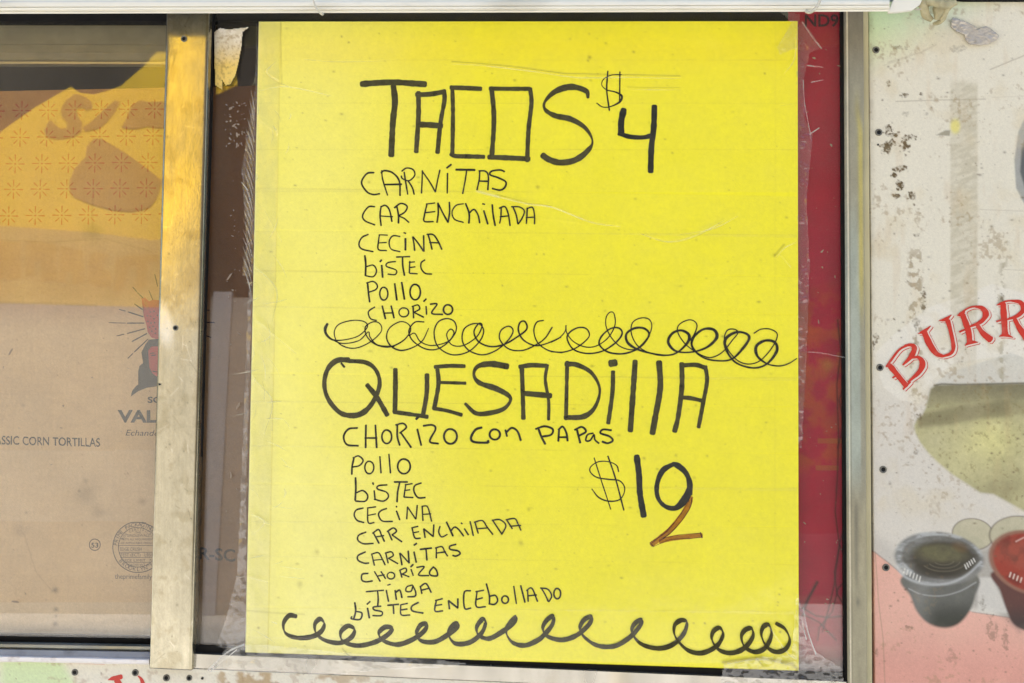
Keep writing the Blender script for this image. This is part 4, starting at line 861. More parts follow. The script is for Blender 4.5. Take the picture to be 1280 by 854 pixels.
W([([(160, 298), (255, 290)], 8), ([(222, 295), (225, 340), (222, 375)], 9), ([(268, 290), (280, 350)], 9), ([(275, 263), (290, 258)], 8), ([(315, 290), (322, 340)], 9), ([(318, 302), (340, 290), (352, 330)], 9), ([(408, 262), (378, 272), (374, 295), (400, 295), (410, 268)], 8), ([(410, 266), (425, 300), (420, 322), (382, 325)], 9), ([(450, 270), (458, 308)], 9), ([(448, 272), (480, 255), (508, 302)], 9), ([(455, 290), (495, 280)], 8)], Lz, 'Tinga under the quesadilla')
W([([(100, 355), (105, 400), (94, 445)], 10), ([(105, 402), (138, 412), (128, 445), (82, 442), (85, 430)], 9), ([(168, 385), (178, 438)], 10), ([(165, 365), (182, 350)], 9), ([(240, 375), (200, 380), (205, 395), (245, 405), (240, 425), (195, 425)], 9), ([(275, 370), (335, 365)], 9), ([(305, 368), (308, 415)], 9), ([(345, 368), (348, 420), (395, 422)], 8), ([(345, 368), (382, 360)], 8), ([(348, 395), (380, 390)], 8), ([(440, 355), (405, 375), (408, 400), (465, 412)], 9)], Lz, 'bistec at the foot of the list')
W([([(535, 345), (528, 400), (570, 400)], 9), ([(530, 345), (568, 335)], 9), ([(530, 372), (565, 366)], 8), ([(600, 345), (605, 390)], 10), ([(600, 345), (650, 385)], 10), ([(650, 335), (650, 385)], 9), ([(718, 292), (684, 302), (686, 385), (720, 385)], 9), ([(752, 295), (748, 375), (798, 378)], 9), ([(745, 298), (788, 290)], 8), ([(748, 340), (782, 330)], 8), ([(802, 255), (818, 320), (818, 365)], 9), ([(820, 322), (850, 318), (862, 345), (845, 365), (815, 362)], 9),
   E(902, 340, 18, 20, 9), ([(948, 268), (962, 362)], 8), ([(985, 265), (1008, 355)], 9), ([(1022, 290), (1025, 350)], 8), ([(1015, 292), (1045, 280), (1075, 350)], 8), ([(1025, 320), (1070, 315)], 8), ([(1095, 278), (1118, 318), (1132, 350)], 8), ([(1090, 278), (1130, 285), (1150, 320), (1135, 352)], 8), E(1180, 308, 18, 28, 9)], Lz, 'ENCEBOLLADO at the foot of the list')
bot = [(115, 115), (80, 112), (54, 150), (65, 195), (120, 216), (190, 210), (232, 185), (246, 150), (226, 128), (202, 152), (208, 195), (250, 228), (320, 240), (372, 215), (388, 178), (358, 160), (324, 190), (334, 232), (400, 253), (480, 238), (540, 205), (566, 172), (532, 166), (503, 195), (525, 230), (590, 248), (660, 225), (715, 185), (728, 152), (700, 156), (680, 195), (702, 230), (765, 235), (830, 200), (875, 162), (868, 148), (840, 170), (832, 205), (864, 243), (930, 238), (985, 195), (1005, 145), (990, 130), (964, 165), (972, 203), (1020, 220), (1080, 190), (1138, 145), (1148, 118), (1118, 150), (1102, 190), (1132, 238), (1190, 252), (1250, 228), (1280, 203)]
bot2 = [(76, 155), (82, 115), (52, 132), (32, 170), (52, 208), (120, 226), (190, 205), (248, 155), (262, 118), (228, 130), (207, 170), (228, 213), (290, 253), (370, 255), (440, 215), (488, 162), (497, 132), (464, 150), (452, 190), (492, 243), (570, 266), (640, 250), (693, 200), (710, 145), (682, 134), (652, 160), (657, 213), (712, 273), (780, 288), (850, 255), (880, 202), (865, 170), (836, 185), (828, 225), (862, 273), (920, 288), (980, 265), (1020, 212), (1015, 174), (986, 178), (967, 210), (982, 258), (1030, 283), (1080, 262), (1108, 202), (1096, 157), (1070, 165), (1061, 205), (1086, 258), (1130, 283), (1175, 268), (1194, 225), (1172, 175), (1130, 148)]
bp = [(Mz[0] + x / 3.765, Mz[1] + y / 3.765) for x, y in bot] + [(Nz[0] + x / 3.765, Nz[1] + y / 3.765) for x, y in bot2]
W([(bp, 6.3)], (0, 0, 1), 'broad looping scroll along the foot of the poster', 'ink', nib=(112, .30), name='scribble')

# clear packing tape strips laid over the poster
def film(name, poly, depth, m, parent, amp=.0006, sc_=12, seed=1, step=2.0, disp=None, label=None, an=(1, 1)):
    p = np.array(poly, float); x0, y0 = p.min(0); x1, y1 = p.max(0)
    def dd(X, Y):
        a = fbm(X * an[0], Y * an[1], sc_, seed, 3)
        r = -amp * np.abs(a - .5) * 3.2
        return r + (disp(X, Y) if disp is not None else 0)
    return sheet(name, x0, y0, x1, y1, step, depth, None, M[m], parent, disp=dd, keep=lambda X, Y: inside(X, Y, poly), thick=0, label=label)
TD = ID - .0009
for k, y in enumerate(SEAMS):
    yb = SEAMS[k + 1] + .5 if k + 1 < len(SEAMS) else 826
    x0 = 322 - 15 * (y / 840)
    xs = np.linspace(x0 + 2, 996, 90)
    V_, F_ = [], []
    for s_ in (0, 1):
        yy = (seam_y(k, xs) if s_ == 0 else (seam_y(k, xs) + (yb - y)))
        V_.append((xs, yy))
    rows = 8
    T_ = np.linspace(0, 1, rows)
    Xg = np.tile(xs, (rows, 1)); Yg = V_[0][1] + (V_[1][1] - V_[0][1]) * T_[:, None]
    Dg = TD - (k % 3) * 6e-5 + pdisp(Xg, Yg)
    Wg = P(Xg, Yg, Dg).reshape(-1, 3); Ig = np.arange(rows * 90).reshape(rows, 90)
    mesh('tape_strip', Wg, np.stack([Ig[:-1, :-1], Ig[1:, :-1], Ig[1:, 1:], Ig[:-1, 1:]], -1).reshape(-1, 4), M['film'], pr, smooth=True)
film('tape_strip', [(323.5, 27), (351, 27), (334, 817), (307, 815), (318.5, 300)], TD - .0004, 'milk', pr, .0006, 16, 3, disp=pdisp, label='cloudy vertical tape along the left edge', an=(1.6, .6))
film('tape_strip', [(321, 27), (319, 110), (302, 210), (308, 300), (303, 345), (317, 345), (321, 200), (324, 110)], -.0012, 'crumple', pr, .0012, 5, 8, step=1.2, an=(2.2, .7), label='striped wrinkled tape edge left of the poster')
film('tape_strip', [(311, 352), (315, 352), (308, 600), (308, 812), (296, 815), (270, 808), (282, 775), (296, 720), (300, 640)], -.0014, 'crumple', pr, .0016, 16, 18, step=1.4, an=(1, .8), label='loose crumpled tape at the lower left corner')
film('tape_strip', [(286, 806), (330, 806), (420, 815), (520, 823), (585, 829), (560, 834), (470, 838), (420, 845), (340, 842), (262, 840)], -.0078, 'crumple', pr, .0018, 18, 28, step=1.6, an=(1, 1), label='loose tape draped over the channel')
film('tape_strip', [(994, 40), (1003, 25), (1028, 60), (1012, 66), (1004, 100), (1006, 150), (1016, 168), (1008, 250), (1012, 330), (1008, 450), (1002, 560), (998, 560), (997, 200)], -.0014, 'crumple', pr, .0014, 9, 38, step=1.3, an=(1.2, .8), label='wrinkled tape edge right of the poster')
film('tape_strip', [(971, 60), (990, 28), (974, 14), (1000, 18), (996, 60), (975, 68)], DEPTH - .0016, 'crumple', pr, .0016, 9, 48, step=1.2, label='folded tape at the upper right corner')
film('tape_strip', [(996, 740), (1005, 770), (1020, 815), (1052, 835), (1056, 860), (900, 858), (905, 830), (950, 822), (990, 818)], -.0062, 'crumple', pr, .002, 15, 58, step=1.5, label='crumpled tape at the lower right corner')
SF = film_mat('bright_tape_stripe', 2.0, .22, .2)
rq = np.random.RandomState(3)
for i in range(20):
    y = 118 + i * 11.5 + 3 * rq.rand(); xi = 322 - 17 * (y - 27) / 788 - 1.5; xo = xi - (4 + 7 * min(1, (y - 110) / 60)) 
    ink('tape_fold', [([(xo, y - 6), ((xo + xi) / 2 + .5, y + 8), (xi, y + 24 + 4 * rq.rand())], [.4, 1.3 + .8 * rq.rand(), .5])], -.0042, SF, pr, seed=i)
# bright fold lines of the tape
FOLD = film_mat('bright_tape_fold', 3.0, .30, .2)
for st_ in [([(1004, 100), (1006, 130), (1013, 168)], 1.0), ([(1009, 82), (1028, 84)], 1.4), ([(1014, 103), (1029, 100)], 1.2), ([(1003, 28), (1015, 46), (1027, 61)], 1.2), ([(1012, 168), (1024, 160)], 1.3), ([(1010, 440), (1030, 442), (1056, 447)], .9),
                   ([(260, 838), (285, 815), (305, 806)], 2.2), ([(262, 840), (296, 812)], 1.2), ([(1004, 760), (1010, 790), (1020, 818)], 1.2), ([(1001, 772), (1008, 800)], 1.0), ([(302, 228), (310, 238)], .9)]:
    ink('tape_fold', [st_], -.0100, FOLD, pr)

# ------------------------------------------------------------------ right printed panel
def paint_panel(X, Y):
    c = np.broadcast_to(lin((219, 213, 192)), X.shape + (3,)).copy()
    c = mix(c, lin((190, 214, 158)), sm(-Y - (X - 1090) * .55, -112, -15) * .85)
    c = mix(c, lin((206, 200, 188)), sm(Y, 440, 520) * .7)
    # pale badge behind the lettering
    badge = [(1088, 395), (1092, 450), (1105, 485), (1125, 500), (1150, 505), (1162, 478), (1190, 455), (1225, 449), (1258, 445), (1290, 446), (1290, 370), (1240, 355), (1160, 385), (1115, 420), (1095, 440)]
    c = mix(c, lin((224, 219, 203)), soft(X, Y, badge, 1.2) * .85)
    c = mix(c, lin((196, 194, 182)), soft(X, Y, [(1167, 482), (1185, 466), (1240, 449), (1262, 441), (1290, 450), (1290, 482), (1170, 484)], 1.5) * .6)
    # rolled tortilla photograph
    T = [(1163, 486), (1170, 481), (1200, 480.5), (1300, 479), (1300, 650), (1260, 628), (1242, 618), (1225, 616), (1210, 606), (1190, 593), (1172, 578), (1160, 566), (1150, 553), (1144, 541), (1142.5, 532), (1146, 524), (1153, 518), (1157, 510), (1160, 498)]
    tm = soft(X, Y, T, 2.6)
    tc_ = np.broadcast_to(lin((188, 182, 134)), X.shape + (3,)).copy()
    wv = 10 * (fbm(X, Y, 28, 57) - .5)
    tc_ = mix(tc_, lin((104, 98, 76)), sm(-Y + wv, -530, -482) * .8)
    tc_ = mix(tc_, lin((142, 134, 96)), np.exp(-((Y - 520 - wv * 1.5 + (X - 1200) * .12) / 9) ** 2) * .6)
    tc_ = mix(tc_, lin((206, 200, 134)), np.exp(-((X - 1240) / 32) ** 2 - ((Y - 552 + wv) / 26) ** 2) * .8)
    tc_ = mix(tc_, lin((196, 190, 146)), np.exp(-((X - 1170) / 14) ** 2 - ((Y - 552) / 14) ** 2) * .6)
    tc_ = mix(tc_, lin((124, 116, 82)), sm(Y - (X - 1143) * .42 + wv, 566, 606) * .7)
    tc_ = mix(tc_, lin((136, 128, 92)), np.exp(-((X - 1255) / 40) ** 2 - ((Y - 612 + wv) / 20) ** 2) * .6)
    tc_ *= (1 + .30 * (fbm(X, Y, 22, 51, 5) - .5) + .24 * (fbm(X, Y, 5, 55) - .5))[..., None]
    tc_ = mix(tc_, lin((128, 112, 66)), sm(fbm(X, Y, 4, 59, 5), .62, .78) * .45)
    tc_ = mix(tc_, lin((112, 106, 76)), soft(X, Y, [(1150, 518), (1200, 508), (1262, 500), (1262, 520), (1222, 524), (1190, 531), (1148, 534)], 4) * .55)
    c = c * (1 - tm[..., None]) + tc_ * tm[..., None]
    c = mix(c, lin((70, 66, 45)), np.exp(-(dseg(X, Y, [(1168, 482), (1177, 480), (1200, 481), (1280, 479)]) / 1.2) ** 2) * .7)
    # plate edge and pink cloth
    pink = [(1085, 688), (1093, 690), (1110, 703), (1135, 725), (1215, 765), (1262, 772), (1300, 776), (1300, 900), (1085, 900)]
    pm = soft(X, Y, pink, 1.2)
    c = mix(c, lin((188, 182, 170)), soft(X, Y, [(1093, 668), (1125, 690), (1140, 730), (1085, 700), (1085, 650)], 9) * .7)
    pc = np.broadcast_to(lin((222, 172, 152)), X.shape + (3,)).copy()
    pc = mix(pc, lin((214, 154, 136)), sm(Y, 760, 850)); pc = pc * (1 + .12 * (fbm(X, Y, 30, 61) - .5))[..., None]
    c = c * (1 - pm[..., None]) + pc * pm[..., None]
    c = mix(c, lin((95, 88, 78)), np.exp(-(dseg(X, Y, [(1093, 690), (1110, 703), (1135, 724)]) / 1.0) ** 2) * .4 + np.exp(-(dseg(X, Y, [(1215, 765), (1262, 772), (1300, 776)]) / .8) ** 2) * .4)
    # potato slices
    for cx, cy, rx, ry, rt in [(1216, 668, 25, 19, 8), (1272, 669, 34, 23, 0)]:
        e = ell(X, Y, cx, cy, rx, ry, rt, .05)
        sc2 = mix(np.broadcast_to(lin((172, 168, 138)), X.shape + (3,)).copy(), lin((196, 188, 158)), fbm(X, Y, 12, 71))
        rim = ell(X, Y, cx, cy, rx * 1.06, ry * 1.06, rt, .05)
        c = mix(c, lin((90, 78, 66)), rim * .8); c = c * (1 - e[..., None]) + sc2 * e[..., None]
    # shadow printed under the cups, then the two cups of salsa
    c = mix(c, lin((105, 100, 92)), soft(X, Y, [(1218, 690), (1245, 680), (1262, 735), (1275, 790), (1240, 760), (1215, 760)], 6) * .5)
    c = mix(c, lin((208, 204, 192)), soft(X, Y, [(1222, 722), (1240, 722), (1262, 768), (1222, 763)], 2.5) * .8)
    body = catmull([(1127, 722), (1138, 745), (1146, 764), (1160, 779), (1180, 785), (1198, 780), (1212, 764), (1219, 745), (1222, 720), (1175, 700)], 3, True)
    b = soft(X, Y, body, 2.4)
    bc = mix(np.broadcast_to(lin((100, 100, 92)), X.shape + (3,)).copy(), lin((50, 52, 42)), sm(Y, 738, 778)); bc = mix(bc, lin((150, 150, 142)), np.exp(-((X - 1150) / 14) ** 2) * .35)
    bc *= (1 + .3 * (fbm(X, Y, 10, 81) - .5))[..., None]
    c = c * (1 - b[..., None]) + bc * b[..., None]
    lid = ell(X, Y, 1174, 698, 56, 33, 6, .06)
    lc = mix(np.broadcast_to(lin((122, 122, 116)), X.shape + (3,)).copy(), lin((172, 174, 170)), sm(fbm(X * .6, Y * 1.6, 12, 83), .4, .7))
    c = c * (1 - lid[..., None]) + lc * lid[..., None]
    c = mix(c, lin((78, 74, 62)), ell(X, Y, 1176, 697, 49, 27, 6, .06) * .75)
    c = mix(c, lin((158, 160, 156)), ell(X, Y, 1168, 686, 44, 18, 6, .3) * .35 * fbm(X, Y, 8, 89))
    c = mix(c, lin((52, 46, 30)), ell(X, Y, 1180, 699, 42, 22, 4, .18) * .9)
    c = mix(c, lin((104, 100, 66)), ell(X, Y, 1176, 692, 30, 11, 4, .4) * .75 * (.5 + fbm(X, Y, 6, 90)))
    c = mix(c, lin((104, 78, 40)), ell(X, Y, 1200, 684, 10, 6, 20, .5) * .5)
    c = mix(c, lin((48, 42, 30)), ell(X, Y, 1172, 713, 28, 9, -6, .5) * .6)
    c = mix(c, lin((196, 198, 194)), np.exp(-(dseg(X, Y, catmull([(1121, 708), (1130, 720), (1147, 728), (1168, 731), (1190, 728), (1210, 718), (1226, 703)], 3)) / 1.9) ** 2) * .6)
    c = mix(c, lin((190, 192, 188)), np.exp(-(dseg(X, Y, catmull([(1136, 736), (1152, 743), (1176, 745), (1200, 739), (1220, 728)], 3)) / .9) ** 2) * .45)
    for i in range(6):
        c = mix(c, lin((228, 226, 214)), np.exp(-(dseg(X, Y, [(1131 + i * 3.9, 711 + i * 2.0), (1129.5 + i * 3.9, 716 + i * 2.2)]) / .8) ** 2) * .85)
    for i in range(5):
        c = mix(c, lin((228, 226, 214)), np.exp(-(dseg(X, Y, [(1206 + i * 2.7, 706 - i * 1.9), (1208 + i * 2.7, 711 - i * 2.2)]) / .8) ** 2) * .85)
    for rr in (8, 13, 18):
        pts = [(1180 + rr * 1.6 * math.cos(a), 700 + rr * .8 * math.sin(a)) for a in np.linspace(.3, 2.6, 12)]
        c = mix(c, lin((130, 124, 96)), np.exp(-(dseg(X, Y, pts) / .7) ** 2) * .35)
    body2 = catmull([(1241, 715), (1250, 738), (1258, 762), (1266, 779), (1280, 788), (1305, 794), (1305, 715)], 3, True)
    b = soft(X, Y, body2, 2.2)
    bc = mix(np.broadcast_to(lin((90, 52, 44)), X.shape + (3,)).copy(), lin((60, 44, 40)), sm(Y, 745, 785))
    c = c * (1 - b[..., None]) + bc * b[..., None]
    l2 = ell(X, Y, 1290, 704, 56, 39, 20, .05); c = mix(c, lin((140, 98, 78)), l2)
    c = mix(c, lin((150, 44, 24)), ell(X, Y, 1290, 704, 50, 35, 20, .06) * .9); c = mix(c, lin((104, 30, 16)), sm(fbm(X, Y, 12, 88), .3, .7) * ell(X, Y, 1290, 703, 50, 34, 20, .1) * .8)
    for i in range(4):
        c = mix(c, lin((232, 214, 196)), np.exp(-(dseg(X, Y, [(1263.5 + i * 4.5, 716 + i * 2.2), (1262 + i * 4.5, 721 + i * 2.2)]) / .9) ** 2) * .85)
    c = mix(c, lin((220, 190, 175)), np.exp(-(dseg(X, Y, [(1270, 677), (1280, 672)]) / .9) ** 2) * .7)
    # grey crescent of the next picture at the right edge
    c = mix(c, lin((160, 160, 152)), soft(X, Y, [(1284, 140), (1273, 165), (1268, 200), (1270, 235), (1284, 262)], 1.6))
    c = mix(c, lin((95, 98, 96)), soft(X, Y, [(1284, 165), (1277, 185), (1275, 215), (1284, 245)], 1.8))
    # ---- wear
    col1 = sm(X, 1186, 1190) * sm(-X, -1224, -1220) * sm(Y, 95, 112) * sm(-Y, -398, -386)
    streak = fbm(X * .5 + Y * .3, Y + X * .25, 4.2, 101, 5)
    c = mix(c, lin((190, 182, 156)), col1 * (.62 + .45 * (sm(streak, .30, .70) - .45)))
    col1b = sm(X, 1190, 1193) * sm(-X, -1222, -1219) * sm(Y, 385, 390) * sm(-Y, -500, -430)
    c = mix(c, lin((186, 176, 148)), col1b * .4 * (.6 + .6 * streak))
    col2 = sm(X, 1132, 1138) * sm(-X, -1156, -1150) * sm(Y, 290, 330) * sm(-Y, -560, -500)
    c = mix(c, lin((140, 120, 84)), col2 * sm(fbm(X, Y, 6, 111), .52, .66) * .65)
    c = mix(c, lin((150, 140, 110)), np.exp(-(dseg(X, Y, [(1256, 300), (1254, 340), (1250, 370), (1252, 480)]) / 5) ** 2) * sm(fbm(X, Y, 7, 113), .5, .65) * .6)
    c = mix(c, lin((222, 212, 110)), ell(X, Y, 1194, 158, 6, 9, 0, .5) * .8)
    c = mix(c, lin((140, 134, 112)), soft(X, Y, [(1170, 169), (1182, 163), (1188, 163), (1187, 170)], 1) * .8)
    for (x, y, rx, ry, k) in [(1110, 160, 8, 6, .95), (1116, 168, 10, 5, .95), (1135, 172, 9, 4, .8), (1107, 187, 7, 9, .95), (1114, 180, 5, 6, .8), (1130, 184, 7, 8, .8), (1128, 211, 10, 4, .8), (1118, 219, 4, 4, .9), (1125, 232, 6, 7, .95), (1120, 244, 5, 5, .9), (1139, 245, 5, 6, .8), (1143, 256, 3, 3, .7), (1110, 106, 3, 4, .9), (1130, 119, 5, 4, .7), (1151, 117, 3, 3, .7),
                               (1145, 294, 4, 3, .6), (1154, 375, 4, 12, .75), (1117, 399, 2.5, 2, .6), (1146, 405, 5, 8, .5), (1252, 371, 4, 5, .6), (1134, 352, 4, 2.5, .6), (1095, 420, 3, 7, .6), (1092, 432, 2, 7, .7), (1199, 61, 9, 6, .3), (1124, 60, 10, 2.5, .45), (1159, 143, 4, 2, .3), (1132, 142, 4, 4, .3), (1103, 125, 2, 2, .5), (1149, 522, 7, 6, .5),
                               (1236, 575, 4, 3, .25), (1175, 520, 3, 2, .7), (1235, 529, 4, 2, .4), (1145, 565, 3, 3, .4), (1133, 578, 2.5, 2, .5), (1137, 785, 6, 4, .45), (1228, 755, 4, 9, .35), (1240, 790, 7, 20, .35), (1257, 800, 4, 18, .35), (1190, 820, 8, 12, .25), (1278, 620, 3, 2, .9), (1096, 815, 2, 8, .5)]:
        m = (np.abs(X - x) < rx * 2.2 + 3) & (np.abs(Y - y) < ry * 2.2 + 3)
        d = np.hypot((X[m] - x) / rx, (Y[m] - y) / ry)
        tex = fbm(X[m], Y[m], 2.6, int(x) + 7, 3)
        c[m] = mix(c[m], lin((96, 80, 52)), sm(1.2 - d + 2.2 * (fbm(X[m], Y[m], 4.2, int(x), 4) - .5), .2, .6) * k * (.35 + .9 * sm(tex, .35, .6)))
    for pts, wd, k in [([(1120, 127), (1180, 125), (1232, 124)], .7, .4), ([(1238, 87), (1262, 77), (1284, 68)], .7, .5), ([(1080, 860), (1097, 700), (1099, 640)], .0001, 0), ([(1094, 690), (1098, 750), (1104, 800), (1106, 854)], .7, .4), ([(1225, 262), (1284, 264)], .6, .25), ([(1255, 337), (1284, 338)], .6, .25), ([(1240, 122), (1284, 120)], .6, .2), ([(1110, 78), (1150, 66), (1170, 56)], 1.0, .25), ([(1104, 82), (1135, 72)], .7, .2)]:
        c = mix(c, lin((125, 105, 72)), np.exp(-(dseg(X, Y, pts) / max(wd, .1)) ** 2) * k)
    r = np.random.RandomState(9)
    for i in range(420):
        x = 1090 + 195 * r.rand(); y = 5 + 860 * r.rand() ** 1.1; s = .4 + 1.1 * r.rand() ** 4
        m = (np.abs(X - x) < 6) & (np.abs(Y - y) < 6)
        d = np.hypot((X[m] - x) / (1 + r.rand()), (Y[m] - y)) / s
        c[m] = mix(c[m], lin((92, 76, 52)), np.exp(-d ** 2) * (.25 + .55 * r.rand()))
    c = mix(c, lin((206, 192, 156)), sm(fbm(X, Y, 34, 131, 5), .52, .78) * .35 * (.15 + .85 * sm(-Y, -660, -630)) * (1 - .7 * tm))
    c = mix(c, lin((192, 160, 112)), sm(fbm(X * 1.6, Y * .35, 20, 137, 4), .60, .82) * .16 * sm(-Y, -640, -560))
    c = mix(c, lin((150, 126, 84)), (tm < .5) * sm(fbm(X, Y, 5, 141, 4) + .9 * (fbm(X, Y, 60, 143, 3) - .5), .72, .92) * (.15 + .3 * sm(-Y, -680, -600) + .2 * sm(Y, 780, 800)))
    c = mix(c, lin((110, 96, 70)), sm(-X, -1096, -1087) * fbm(X, Y, 14, 151) * .45)
    c *= (1 + .05 * (fbm(X, Y, 50, 161) - .5))[..., None]
    return c
pan = thing('printed_wall_panel', 'cream food truck panel with red lettering above a tortilla and salsa cups', 'sign panel', tuple(P(1180, 850, -.005)))
PDp = -.0050
sheet('panel_sheet', 1088, 2, 1500, 884, 1.1, PDp, None, M['panel'], pan, thick=.010) if False else None
sheet('panel_sheet', 1085, 2, 1296, 884, 1.0, PDp, paint_panel, M['panel'], pan, quad=[(1085.8, 2), (1296, 2), (1296, 884), (1094.2, 884)], thick=.010, grain=.03)
LZ = (1090, 360, 6.1)
def burr(off, grow):
    B_ = [([(132, 588), (262, 748)], 40), ([(110, 600), (150, 545), (210, 470), (285, 430)], 17), ([(250, 440), (300, 436), (324, 460), (300, 520), (235, 588)], [16, 26, 40, 36, 12]), ([(295, 535), (355, 530), (385, 575), (360, 640), (275, 718)], [12, 26, 44, 36, 14]), ([(238, 772), (292, 716)], 15), ([(158, 686), (195, 662)], 13)]
    U = [([(350, 350), (400, 330), (448, 290)], [4, 26, 6]), ([(400, 340), (440, 430), (490, 500), (545, 522)], [46, 46, 40, 18]), ([(530, 524), (600, 500), (621, 450), (602, 340), (578, 250)], [18, 24, 30, 30, 38]), ([(510, 250), (560, 240), (606, 206)], [4, 28, 6])]
    R1 = [([(648, 208), (680, 205), (705, 180)], [5, 26, 16]), ([(692, 205), (735, 330), (746, 420)], 44), ([(708, 440), (750, 415), (808, 414)], [6, 30, 6]), ([(665, 198), (740, 152), (800, 140)], 13), ([(780, 142), (840, 155), (868, 200), (830, 258), (735, 300)], [14, 34, 48, 32, 12]), ([(798, 275), (845, 345), (905, 395)], [26, 40, 54]), ([(668, 336), (708, 318)], 15)]
    R2 = [([(950, 132), (985, 120), (1010, 105)], [6, 22, 16]), ([(1000, 122), (1008, 250), (1015, 355)], 46), ([(970, 370), (1015, 358), (1075, 378)], [6, 28, 6]), ([(975, 118), (1020, 102), (1080, 97)], 13), ([(1060, 98), (1130, 110), (1156, 160), (1110, 212), (1025, 242)], [14, 32, 44, 30, 12]), ([(1085, 230), (1120, 300), (1180, 385)], [26, 40, 54]), ([(950, 256), (995, 244)], 15)]
    return [B_, U, R1, R2]
for li, L_ in enumerate(burr(0, 1)):
    def wide(st, g): return [(s[0], (np.array(s[1], float) if not np.isscalar(s[1]) else np.full(len(s[0]), float(s[1]))) + g) for s in st]
    lt = 'BURR'[li]
    mo = bpy.data.objects.new('letter', None)
    o1 = ink('letter_outline', wide(L_, 7), PDp - .00030, M['letred'], pan, LZ, off=(2.6, 1.6))
    o2 = ink('letter_outline', wide(L_, 6), PDp - .00062, M['letwhite'], pan, LZ, off=(1.75, 1.0))
    o3 = ink('letter', L_, PDp - .00095, M['letred'], pan, LZ, label='red western style letter ' + lt)
    o1['label'] = 'thin red outline of the letter ' + lt; o2['label'] = 'pale outline of the letter ' + lt
for x, y in [(1095, 62.5), (1098.5, 165.5), (1100, 459.5), (1104, 587), (1107.5, 709.5)]:
    screw(x, y, PDp - .0003, pan, 4.6)
screw(1097.5, 181, PDp - .0002, pan, 1.2)

# ------------------------------------------------------------------ lower printed panel under the window
def paint_low(X, Y):
    c = np.broadcast_to(lin((226, 220, 200)), X.shape + (3,)).copy()
    c = mix(c, lin((206, 222, 172)), sm(-X + (Y - 830) * .6, -88, -70) * sm(X, -10, 10))
    c = mix(c, lin((170, 140, 92)), sm(fbm(X, Y, 14, 7, 5), .52, .68) * sm(X, 225, 290) * sm(-X, -640, -330) * .8)
    c = mix(c, lin((150, 118, 80)), sm(fbm(X, Y, 9, 19, 5), .66, .76) * .35)
    c = mix(c, lin((196, 60, 44)), np.exp(-(np.abs(Y - (823 + X * .05)) / 1.0) ** 2) * (X < 130) * .7)
    c = mix(c, lin((110, 90, 60)), sm(vnoise(X, Y, 2.6, 41), .975, .99) * .6)
    return c
low = thing('lower_wall_panel', 'weathered cream and green metal panel under the window track with rusty screws', 'panel', tuple(P(300, 900, -.005)))
sheet('panel_sheet', -350, 820, 1093, 1100, 1.6, -.0050, paint_low, M['panel'], low, quad=[(-350, 800), (1083, 876), (1083, 1100), (-350, 1100)], thick=.010)
for x, y, r in [(93.5, 840.5, 4.2), (169, 841, 4.4), (208, 847.5, 4.4), (236.5, 847.5, 3.8), (253, 848, 1.8)]:
    screw(x, y, -.0053, low, r)
# fragments of red lettering that just enter at the bottom edge
ink('letter', [([(135, 850), (142, 848), (152, 846)], [1, 5, 6]), ([(146, 850), (150, 858), (156, 874)], 8), ([(172.5, 845), (177, 850), (180, 862), (180, 880)], [1.5, 4, 6, 6])], -.0054, M['letred'], low, label='red lettering cut by the foot of the photo')

# ------------------------------------------------------------------ white rail along the top with its ties
rail = thing('awning_rail', 'ridged white plastic rail running across the top of the window', 'rail', tuple(P(400, 10, -.05)))
loft('rail_cover', [(-60, -60, -.040), (-22, -24, -.050), (1.5, 0, -.052), (3, 1.5, -.055), (4.5, 3.0, -.0555), (9.5, 5.8, -.0555), (10.2, 6.4, -.0540), (11.0, 7.2, -.0556), (13.6, 9.8, -.0552), (14.4, 10.6, -.0535), (15.3, 11.3, -.0530), (16.2, 12.2, -.0548), (18.4, 14.4, -.0535), (9, 5, -.030)], -380, 1112, M['whitepl'], rail, n=30, wob=.12, back=-.030)
loft('rail_bracket', [(-60, -60, -.038), (-10, -10, -.040), (4, 4, -.040), (8, 8, -.030)], 1100, 1500, M['whitepl'], rail, n=6, back=-.006) if False else None
prism('torn_cover', [(1110, 16), (1116, 2), (1124, -12), (1158, -12), (1150, 6), (1140, 13), (1122, 15.5)], -.050, -.046, M['whitepl'], rail, bevel=.0006, label='torn white flap at the end of the rail')
prism('end_bracket', [(1150, -60), (1300, -60), (1300, 1), (1205, 1), (1190, -2), (1150, -5)], -.009, -.005, M['rubber'], rail, label='dark bracket behind the rail end')
tc1 = tag(tube_px('tie_cord', [(392, -12, -.062), (391, -3, -.063), (393, 5, -.0635), (397, 13, -.0632), (402, 18.2, -.060), (404, 17.5, -.055), (401, 14, -.05)], .0009, None, M['cord']), 'thin pale cord looped over the white rail near its middle left', 'cord', 'cords tied round the white rail')
tc2 = tag(tube_px('tie_cord', [(1028, -12, -.062), (1026, -3, -.063), (1023, 5, -.0635), (1019, 11, -.0632), (1013, 15.5, -.060), (1008, 14.5, -.055), (1009, 11, -.05)], .0015, None, M['cord']), 'thicker pale cord looped over the white rail above the crimson sheet', 'cord', 'cords tied round the white rail')

